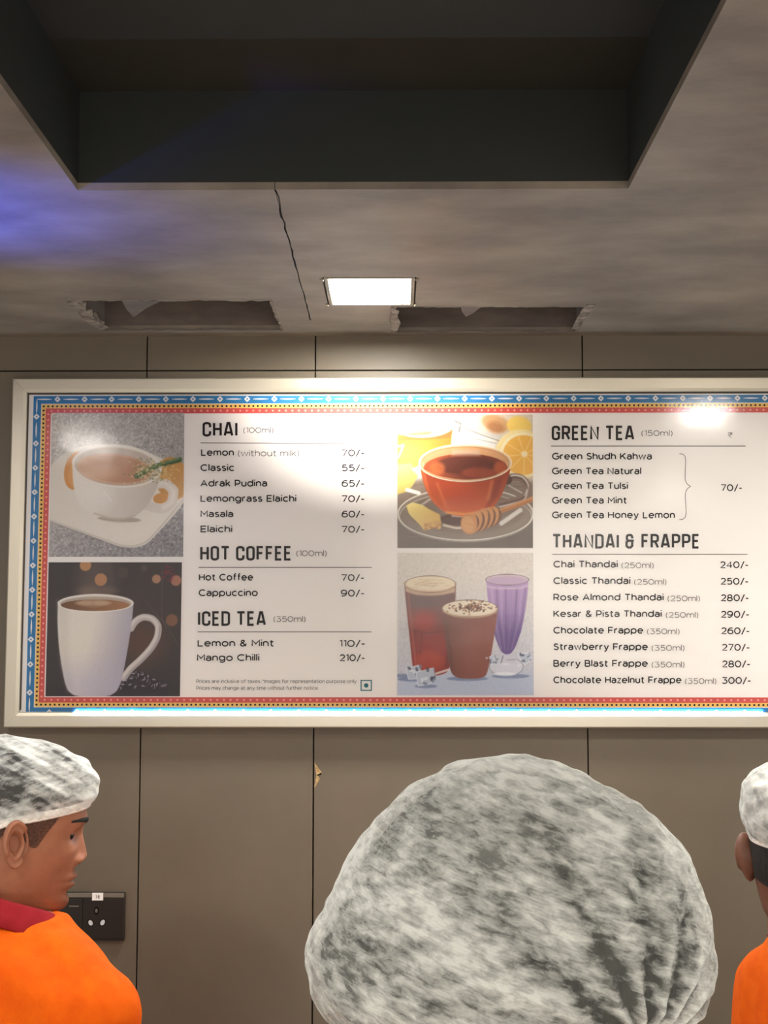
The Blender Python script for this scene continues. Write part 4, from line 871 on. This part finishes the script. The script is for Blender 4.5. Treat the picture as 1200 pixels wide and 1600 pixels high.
def net_mat(name, scale, stretch, rot, lo, hi, dlo, dhi, attr=False):
    m = bpy.data.materials.new(name); m.use_nodes = True; m.node_tree.nodes.clear()
    o = N(m, 'ShaderNodeOutputMaterial'); tr = N(m, 'ShaderNodeBsdfTransparent'); df = N(m, 'ShaderNodeBsdfDiffuse', Color=L4(232, 233, 226)); tl = N(m, 'ShaderNodeBsdfTranslucent', Color=L4(232, 233, 226))
    ms = N(m, 'ShaderNodeMixShader'); ms.inputs[0].default_value = .25; LK(m, df.outputs[0], ms.inputs[1]); LK(m, tl.outputs[0], ms.inputs[2])
    mx = N(m, 'ShaderNodeMixShader'); LK(m, tr.outputs[0], mx.inputs[1]); LK(m, ms.outputs[0], mx.inputs[2]); LK(m, mx.outputs[0], o.inputs[0])
    tc = N(m, 'ShaderNodeTexCoord'); mp = N(m, 'ShaderNodeMapping'); mp.inputs['Rotation'].default_value = (0, math.radians(rot), 0); mq = N(m, 'ShaderNodeMapping'); mq.inputs['Scale'].default_value = stretch
    LK(m, tc.outputs['Object'], mp.inputs['Vector']); LK(m, mp.outputs[0], mq.inputs['Vector'])
    nz = N(m, 'ShaderNodeTexNoise', Scale=scale, Detail=7, Roughness=.62, Distortion=.3); LK(m, mq.outputs[0], nz.inputs['Vector'])
    n2 = N(m, 'ShaderNodeTexNoise', Scale=scale*.22, Detail=2); LK(m, mp.outputs[0], n2.inputs['Vector'])
    ad = N(m, 'ShaderNodeMath', operation='MULTIPLY_ADD'); LK(m, n2.outputs['Fac'], ad.inputs[0]); ad.inputs[1].default_value = .55; LK(m, nz.outputs['Fac'], ad.inputs[2])
    mr = N(m, 'ShaderNodeMapRange'); mr.inputs['From Min'].default_value = lo; mr.inputs['From Max'].default_value = hi; mr.inputs['To Min'].default_value = dlo; mr.inputs['To Max'].default_value = dhi
    LK(m, ad.outputs[0], mr.inputs['Value'])
    last = mr.outputs[0]
    # fine weave
    wv = N(m, 'ShaderNodeTexWave', Scale=150.0, Distortion=2.0, Detail=2); wv.bands_direction = 'Z'; LK(m, mp.outputs[0], wv.inputs['Vector'])
    w2 = N(m, 'ShaderNodeMath', operation='MULTIPLY_ADD'); LK(m, wv.outputs['Fac'], w2.inputs[0]); w2.inputs[1].default_value = .05; LK(m, last, w2.inputs[2]); last = w2.outputs[0]
    if attr:
        at = N(m, 'ShaderNodeAttribute', attribute_name='dens'); a2 = N(m, 'ShaderNodeMath', operation='ADD'); LK(m, at.outputs['Fac'], a2.inputs[0]); LK(m, last, a2.inputs[1]); last = a2.outputs[0]
    cl = N(m, 'ShaderNodeClamp'); cl.inputs['Min'].default_value = .04; cl.inputs['Max'].default_value = .97; LK(m, last, cl.inputs['Value'])
    LK(m, cl.outputs[0], mx.inputs[0]); return m

def person(loc, rz, s, label, head_T, sk, arm_pose, grp=None, flare=33, cz=0.0, tilt=.32, crot=0.0, cr=1.0):
    root = thing('person', loc, label, 'person', grp, rz); E = 1.505
    def Z(z): return z*s
    m = MB()
    tors = [(1.375,.060,.062,-.035),(1.355,.078,.070,-.035),(1.330,.128,.082,-.032),(1.300,.158,.091,-.028),(1.26,.170,.100,-.022),(1.20,.178,.110,-.015),(1.10,.172,.114,-.008),(1.0,.158,.106,-.004),(.92,.160,.108,-.006),(.84,.172,.116,-.012),(.77,.150,.100,-.012)]
    def tor(mb, grow, lo=0, zbot=None):
        rows = []
        for (z, a, b, yc) in tors:
            if zbot and z < zbot: continue
            rows.append([Vector(((a + grow)*math.copysign(abs(math.cos(q))**.85, math.cos(q))*s, (yc + (b + grow)*math.copysign(abs(math.sin(q))**.85, math.sin(q)))*s, z*s)) for q in np.linspace(0, 2*math.pi, 48, endpoint=False)])
        mb.grid(rows, True); mb.cap(rows[0], flip=True); mb.cap(rows[-1])
    tor(m, 0)
    V3 = lambda *a: Vector(a)*s
    m.chain([V3(0,-.03,1.30), V3(0,-.03,1.345)], [.056*s, .050*s])
    arms = {}
    for sd in (-1, 1):
        el, wr_ = arm_pose[sd]; sh_ = V3(sd*.154, -.02, 1.262); el = V3(*el); wr_ = V3(*wr_); arms[sd] = (sh_, el, wr_)
        mid = sh_.lerp(el, .5); m.chain([sh_, mid, el, el.lerp(wr_, .35), wr_], [.050*s, .043*s, .036*s, .037*s, .025*s])
        d = (wr_ - el).normalized(); side = Vector((-sd, 0, 0)); side = (side - d*side.dot(d)).normalized(); nrm = d.cross(side)
        pc = wr_ + d*.048*s                                            # palm
        for q in (-.026, -.009, .009, .026): m.chain([wr_ + side*q*.5*s, wr_ + d*.085*s + side*q*s], [.013*s, .011*s], 8)
        for k_, (q, ln) in enumerate(((.029,.066),(.010,.078),(-.010,.072),(-.029,.056))):
            b0 = wr_ + d*.088*s + side*q*s; cur = Vector((0, 0, -1)); p1 = b0 + (d*.9 + cur*.25).normalized()*ln*.42*s; p2 = p1 + (d*.65 + cur*.6).normalized()*ln*.33*s; p3 = p2 + (d*.35 + cur*.9).normalized()*ln*.25*s
            m.chain([b0, p1, p2, p3], [.0095*s, .0088*s, .008*s, .007*s], 8)
        t0 = wr_ + d*.025*s + side*.018*s; t1 = t0 + (d*.6 + side*.8).normalized()*.036*s; m.chain([t0, t1, t1 + (d*.9 + side*.25).normalized()*.03*s], [.012*s, .0105*s, .0085*s], 8)
        m.chain([V3(sd*.088,-.012,.82), V3(sd*.095,-.005,.62), V3(sd*.098,.0,.46), V3(sd*.10,-.018,.30), V3(sd*.10,-.02,.085)], [.088*s, .072*s, .056*s, .054*s, .038*s])
        m.chain([V3(sd*.10,-.03,.045), V3(sd*.105,.06,.035), V3(sd*.108,.14,.028)], [.038*s, .036*s, .026*s])
    bd = remesh('body', m, .0055, 5)
    hm = MB(); head_mesh(hm, head_T, flare)
    me = bd.data; vs = [tuple(v) for v in coords(me)]; fs = [tuple(p.vertices) for p in me.polygons]; nb_ = len(vs)
    bpy.data.objects.remove(bd); bpy.data.meshes.remove(me)
    body = pyd('body', vs + [tuple(v) for v in hm.v], fs + [tuple(i + nb_ for i in f) for f in hm.f], sk, root, True)
    for nm in ('lip', 'beard_lipline'):
        arr = np.zeros(len(body.data.vertices), np.float32); h_ = HT[nm]; arr[nb_:nb_ + len(h_)] = h_; body.data.attributes.new(nm, 'FLOAT', 'POINT').data.foreach_set('value', arr)
    # polo shirt with short sleeves
    q = MB(); tor(q, .017, zbot=.80)
    for sd in (-1, 1):
        sh_, el, wr_ = arms[sd]; q.chain([V3(sd*.085,-.03,1.305), sh_, sh_.lerp(el, .35), sh_.lerp(el, .72)], [.064*s, .066*s, .064*s, .062*s])
    sh = remesh('shirt', q, .0075, 7, M_orange, root); a = coords(sh.data).copy(); nrm_ = np.empty(len(a)*3, np.float32); sh.data.vertices.foreach_get('normal', nrm_); nrm_ = nrm_.reshape(-1, 3)
    dis = np.array([max(-.006, .007*noise.noise(Vector((p[0]*7, p[1]*7, p[2]*4.0))) + .006*noise.noise(Vector((p[0]*17 + p[2]*9, p[1]*17, p[2]*7 - p[0]*8)))) for p in a]); setco(sh.data, a + nrm_*dis[:, None])
    for sd in (-1, 1):                                               # sleeve hems
        sh_, el, wr_ = arms[sd]; hmb = MB(); hmb.tube([sh_.lerp(el, .70), sh_.lerp(el, .78)], .0655*s, 32); hmb.build('sleeve_hem', M_maroon, root, True)
    # collar
    c = MB(); rows = []; nc = 64
    for (r_, z_, oy) in ((.062,1.345,0),(.0625,1.372,0),(.0635,1.392,0),(.066,1.398,0),(.070,1.394,0),(.0765,1.380,-.001),(.084,1.364,-.002),(.0828,1.361,-.002),(.073,1.372,0)):
        row = []
        for i in range(nc):
            u = 2*math.pi*i/nc; x_, y_ = r_*math.cos(u), r_*1.02*math.sin(u); zz_ = z_ + cz - tilt*(y_ + .02) + .002*math.sin(3*u); x_, y_ = x_*cr, y_*cr; row.append(V3(x_*math.cos(crot) - y_*math.sin(crot), -.036 + oy + x_*math.sin(crot) + y_*math.cos(crot), zz_))
        rows.append(row)
    c.grid(rows, True); c.build('collar', M_maroon, root, True)
    tz = MB()
    rows = []
    for (z, a_, b_, yc) in [t_ for t_ in tors if t_[0] <= .93]: rows.append([V3((a_ + .008)*math.cos(u), yc + (b_ + .008)*math.sin(u), z) for u in np.linspace(0, 2*math.pi, 40, endpoint=False)])
    tz.grid(rows, True); tz.cap(rows[0], flip=True); tz.cap(rows[-1])
    for sd in (-1, 1): tz.chain([V3(sd*.088,-.012,.82), V3(sd*.095,-.005,.62), V3(sd*.098,.0,.46), V3(sd*.10,-.018,.30), V3(sd*.10,-.02,.10)], [.098*s, .084*s, .070*s, .066*s, .058*s])
    remesh('trousers', tz, .010, 4, M_trouser, root)
    for sd in (-1, 1):
        b = MB(); b.chain([V3(sd*.10,-.045,.050), V3(sd*.103,-.01,.055), V3(sd*.106,.07,.044), V3(sd*.109,.15,.036)], [.048*s, .048*s, .045*s, .034*s]); b.box(V3(sd*.105 - .042, -.092, 0), V3(sd*.105 + .044, .182, .022))
        remesh('shoe', b, .007, 4, M_shoe, root)
    return root, body
def face_parts(root, T, sk, brow=True):
    for sd in (-1, 1):
        e = MB(); e.ball((sd*.031, .0655, .0005), .0120, 12); eo = e.build('eye', M_eye, root, True); eo.data.transform(T)
        i_ = MB(); i_.ball((sd*.0335, .0665, .0005), (.0090, .0118, .0082), 10); io = i_.build('iris', M_iris, eo, True); io.data.transform(T)
        la = MB(); c_ = Vector((sd*.031, .0655, .0005)); la.tube([T @ (c_ + .0131*Vector((math.cos(.19 - .10*abs(ph))*math.sin(ph), math.cos(.19 - .10*abs(ph))*math.cos(ph), math.sin(.19 - .10*abs(ph))))) for ph in np.linspace(-1.2, 1.2, 13)], .0010, 6); la.build('eyelashes', M_hair, root, True)
        nn = MB(); nn.ball((sd*.0095, .0950, -.0412), (.0036, .0045, .0020), 8); no_ = nn.build('nostril', M_gap, root, True); no_.data.transform(T)
        xs_ = np.linspace(.012, .058, 14); b = MB(); rows = []
        for k_, x_ in enumerate(xs_):
            t_ = k_/13; z_ = .021 + .006*math.sin(t_*2.2) - .003*t_; hgt = .0048*(1 - .7*t_**2)
            P = []
            for dz in (-1, -.3, .4, 1):
                xx, yy = head_xy(np.array([z_ + dz*hgt]), np.array([math.atan2(.09, x_)])); p = None
                aa_ = np.linspace(.3, 1.5, 120); hx, hy = head_xy(np.full(120, z_ + dz*hgt), aa_); j = np.argmin(abs(hx - x_))
                f_ = head_features(np.array([[hx[j], hy[j], z_ + dz*hgt]])); P.append(T @ Vector((sd*x_, f_[0, 1] + .0012 + .0012*(1 - abs(dz)), z_ + dz*hgt)))
            rows.append(P)
        b.grid(rows); b.build('eyebrow', M_hair, root, True)
def rot_T(loc, tilt, yaw, s, roll=0):
    return Matrix.Translation(Vector(loc)) @ Matrix.Rotation(yaw, 4, 'Z') @ Matrix.Rotation(-tilt, 4, 'X') @ Matrix.Rotation(roll, 4, 'Y') @ Matrix.Scale(s, 4)
R_ = math.radians
# --- the man in profile on the left
Yl = 1.93; pl = onY(24, 1297, Yl); s_l = pl.z / 1.505 * 1.012; rzl = R_(-31)
yaw_l = R_(-90 + 27)
root_l = (pl.x + .020, Yl - .005, 0)
def to_local(root, rz, p): return Matrix.Rotation(-rz, 3, 'Z') @ (Vector(p) - Vector(root))
T_l = rot_T(to_local(root_l, rzl, (pl.x, Yl, pl.z)), R_(7), yaw_l - rzl, 1.0)
P1, b1 = person(root_l, rzl, s_l, 'person in an orange shirt and white hair net, seen in profile left of the socket', T_l, M_skin, {-1: ((-.235,.0,1.0), (-.16,.21,.96)), 1: ((.225,.03,1.0), (.13,.24,.98))}, flare=16, cz=.012, tilt=.44, crot=R_(-25), cr=1.0)
face_parts(P1, T_l, M_skin)
M_netL = net_mat('hairnet_gauze_left', 42, (1.0, 1.0, 3.0), 28, .60, .98, .22, .92, attr=True)
def edge_l(x, y): return .021 + .25*y if y > -.03 else .0135 + .45*(y + .03)
def wr_l(t, a, P):
    f_ = math.sin(math.pi*min(1, t*1.02)); g_ = np.array([noise.noise(Vector((math.cos(q)*3.0 + t*2, math.sin(q)*3.0, t*6))) for q in a]); fold = np.array([noise.noise(Vector(((v[2]*.92 + v[1]*.40)*75, (v[1]*.92 - v[2]*.40)*10, v[0]*7))) for v in P])
    return .0045*g_*f_ + .0042*fold*f_ + .0007*np.sin(40*a)*max(0, 1 - t*5) - .004*max(0, 1 - t*9)
def off_l(t, a, P): return .004 + .011*math.sin(math.pi*min(1, t*1.6 + .05))*np.clip(np.sin(a) + .3, 0, 1) + .004*np.clip(-np.sin(a), 0, 1)*t
N1 = cap_shell(T_l, edge_l, lambda t, a: 1.025 + .055*np.minimum(1, t*4 + 0*a), off_l, 80, 220, wr=wr_l, mat_=M_netL, name='hairnet', parent=P1)
_a = coords(N1.data); _i = np.array(T_l.inverted()); _l = _a @ _i[:3, :3].T + _i[:3, 3]
_d = []
for x_, y_, z_ in _l:
    dd_, ee_ = z_*.92 + y_*.40, y_*.92 - z_*.40
    _d.append(-.42*math.exp(-((y_ + .035)/.036)**2 - ((z_ - .062)/.026)**2) + .12*min(1, max(0, (y_ - .03)/.05)) + .18*max(0, (z_ - .10)/.03) + .55*noise.noise(Vector((dd_*150, ee_*16, x_*8))) + .25*noise.noise(Vector((dd_*330, ee_*30, x_*9))) + .28*math.exp(-((z_ - .03 - .25*y_)/.012)**2))
N1.data.attributes.new('dens', 'FLOAT', 'POINT').data.foreach_set('value', np.array(_d, np.float32))
N1['label'] = 'white gauze hair net'
b_ = MB(); aa = np.linspace(0, 2*math.pi, 120, endpoint=False); rows = []
xs_, ys_ = head_xy(np.full(120, .02), aa); ze = np.array([edge_l(x, y) for x, y in zip(xs_, ys_)]); xe, ye = head_xy(ze, aa)
for k_ in range(9):
    u = 2*math.pi*k_/9; rows.append([T_l @ Vector(((1.04 + .022*math.cos(u))*x, YC + (y - YC)*(1.04 + .022*math.cos(u)), z + .005 + .0065*math.sin(u) + .0003*math.sin(50*q))) for x, y, z, q in zip(xe, ye, ze, aa)])
rows.append(rows[0]); b_.grid(rows, True); M_band = mat('gathered_elastic', L4(232, 226, 216), .9, spec=.1); eb = b_.build('elastic_band', M_band, N1, True)
def hedge_l(x, y):
    return float(np.interp(y, [-.11, -.06, -.03, -.012, .008, .018, .030, .046, .06, .1], [-.085, -.035, .004, .006, -.012, -.014, .008, .034, .05, .06]))
cap_shell(T_l, hedge_l, 1.0, .0022, 60, 160, mat_=M_fade, name='hair', parent=P1)
cap_shell(T_l, lambda x, y: edge_l(x, y) + .012, 1.0, .004, 40, 120, mat_=M_hair, name='hair', parent=P1)

# --- the person at the right edge, seen from behind
Yr = 1.86; pr = onY(1262, 1330, Yr); s_r = pr.z / 1.490; rzr = R_(-74); root_r = (pr.x + .062, Yr, 0)
T_r = rot_T(to_local(root_r, rzr, (pr.x, Yr, pr.z)), R_(3), R_(-14) - rzr, 1.0)
P2, b2 = person(root_r, rzr, s_r, 'person in an orange shirt seen from behind, cut off by the right edge', T_r, M_skin2, {-1: ((-.22,.03,1.0), (-.13,.24,.98)), 1: ((.225,.03,1.0), (.13,.24,.98))}, flare=38, cz=-.008)
face_parts(P2, T_r, M_skin2)
M_netR = net_mat('hairnet_gauze_right', 48, (1, 1, 1.4), -10, .56, .95, .2, 1.0)
def edge_r(x, y): return .024 + .2*y if y > -.03 else .018 + .12*(y + .03)
N2 = cap_shell(T_r, edge_r, lambda t, a: 1.015 + .065*np.minimum(1, t*3.2 + 0*a), lambda t, a, P: .002 + .010*math.sin(math.pi*min(1, t*1.3 + .08))*np.ones(len(a)), 70, 200, wr=wr_l, mat_=M_netR, name='hairnet', parent=P2); N2['label'] = 'white gauze hair net'
b_ = MB(); rows = []; ze = np.array([edge_r(x, y) for x, y in zip(xs_, ys_)]); xe, ye = head_xy(ze, aa)
for k_ in range(9):
    u = 2*math.pi*k_/9; rows.append([T_r @ Vector((x*(1.02 + .02*math.cos(u)), YC + (y - YC)*(1.02 + .02*math.cos(u)), z + .002 + .005*math.sin(u))) for x, y, z in zip(xe, ye, ze)])
rows.append(rows[0]); b_.grid(rows, True); b_.build('elastic_band', M_band, N2, True)
cap_shell(T_r, lambda x, y: (.03 + .2*y) if y > .02 else (.0 if y > -.03 else -.062 + .5*(abs(x)/.07)**2*.05), 1.0, .0025, 60, 160, mat_=M_hair, name='hair', parent=P2)

# --- the person in front, big puffed hair net seen from behind
Yc0 = .95; s_c = 1.01
pc = onY(806, 1500, Yc0); root_c = (pc.x, Yc0 + .02, 0); T_c = rot_T((0, 0, 1.53), R_(2), R_(0), 1.0)
P3, b3 = person(root_c, 0, s_c, 'person nearest the viewer, only the large puffed white hair net showing', T_c, M_skin, {-1: ((-.235,.0,1.0), (-.16,.21,.96)), 1: ((.235,.0,1.0), (.16,.21,.96))})
face_parts(P3, T_c, M_skin)
prof = [(1185,790,806),(1187,752,842),(1192,722,866),(1201,695,893),(1215,668,922),(1235,637,962),(1260,610,1003),(1284,588,1034),(1312,566,1062),(1344,545,1083),(1380,526,1096),(1410,512,1106),(1432,501,1111),(1446,490,1113),(1460,483,1115),(1482,476,1118),(1508,476,1118),(1528,479,1116),(1550,485,1110),(1570,495,1098),(1588,507,1080),(1602,524,1052),(1616,552,1018),(1630,590,975)]
pys = np.array([q[0] for q in prof], float); Ls = np.array([q[1] for q in prof], float); Rs = np.array([q[2] for q in prof], float)
tt = np.linspace(0, 1, 220); py_s = 1185 + (1630 - 1185)*(1 - np.cos(tt*math.pi*.60))/(1 - math.cos(math.pi*.60))
L_s = np.interp(py_s, pys, Ls); R_s = np.interp(py_s, pys, Rs); L_s = smooth1(L_s, 2); R_s = smooth1(R_s, 2)
gx = onY(982, 1588, Yc0)
def net_shell(name, grow, m, parent, pleat, dens):
    na = 420; rows = []; D = []
    zmid = onY(800, 1450, Yc0).z
    for i, (py, l, r) in enumerate(zip(py_s, L_s, R_s)):
        a = onY(l, py, Yc0); b = onY(r, py, Yc0); cx_, hw2 = (a.x + b.x)/2, (b.x - a.x)/2; hd = hw2*.84; row = []
        for j in range(na):
            th = 2*math.pi*j/na; c_, s2 = math.cos(th), math.sin(th); e = 2/2.15
            x = cx_ + hw2*math.copysign(abs(c_)**e, c_); y = Yc0 + .015 + hd*math.copysign(abs(s2)**e, s2); z = a.z
            p = Vector((x, y, z)); n_ = Vector((x - cx_, (y - Yc0)*1.3, (z - zmid)*.9)).normalized()
            dn = 0.0
            if pleat:
                dx, dz = x - gx.x, z - gx.z; dd = math.hypot(dx, dz); an = math.atan2(dz, dx); front = max(0.0, -s2)
                wob = an*15 + 1.2*noise.noise(Vector((dx*9, dz*9, 1.0))); pl_ = math.copysign(abs(math.sin(wob))**1.5, math.sin(wob))
                w_ = min(1, front*1.5)*math.exp(-dd/.09)
                p += n_*(.0055*pl_*w_*min(1, dd/.015) - .010*front*math.exp(-(dd/.020)**2) + .0022*noise.noise(Vector((x*38, y*38, z*38))) + .0016*noise.noise(Vector((x*90, y*60, z*90))))
                bl = noise.noise(Vector((x*14 + z*5, y*14, z*18)))
                edge_ = 1 - min(1, max(0.0, -s2)/.42)                # silhouette: gauze seen edge on
                dn = .55*pl_*min(1, front*1.6)*math.exp(-dd/.085) - .22*front*math.exp(-((dd - .055)/.04)**2)*(an > 1.0) + .38*edge_**1.5 + .5*front*math.exp(-(dd/.016)**2)
                zb = (py - 1185)/430.0; dn += .05*bl + .10*(.45 - zb)
                if i > len(py_s) - 14: dn += .3
            else: p -= n_*grow
            row.append(p - Vector(root_c)); D.append(dn)
        rows.append(row)
    mb = MB(); mb.grid(rows, True); mb.cap(rows[0], flip=True)
    o = mb.build(name, m, parent, True)
    if dens:
        at = o.data.attributes.new('dens', 'FLOAT', 'POINT'); at.data.foreach_set('value', np.array(D + [0.1]*na, np.float32))
    return o
M_netC = net_mat('hairnet_gauze_front', 62, (1.0, 1.0, 2.5), -20, .60, .95, .12, .88, attr=True)
N3 = net_shell('hairnet', 0, M_netC, P3, True, True); N3['label'] = 'large puffed white gauze hair net gathered at the lower right'
cap_shell(T_c, lambda x, y: (.03 + .2*y) if y > .02 else (.0 if y > -.03 else -.075), 1.0, .004, 50, 120, mat_=M_hair, name='hair', parent=P3)
M_hairg = mottled('black_hair_mass', L4(38, 38, 34), L4(66, 66, 60), 60, (1, 1, .4), rough=.8, bump=.5, bscale=200)
net_shell('hair', .011, M_hairg, P3, False, False)
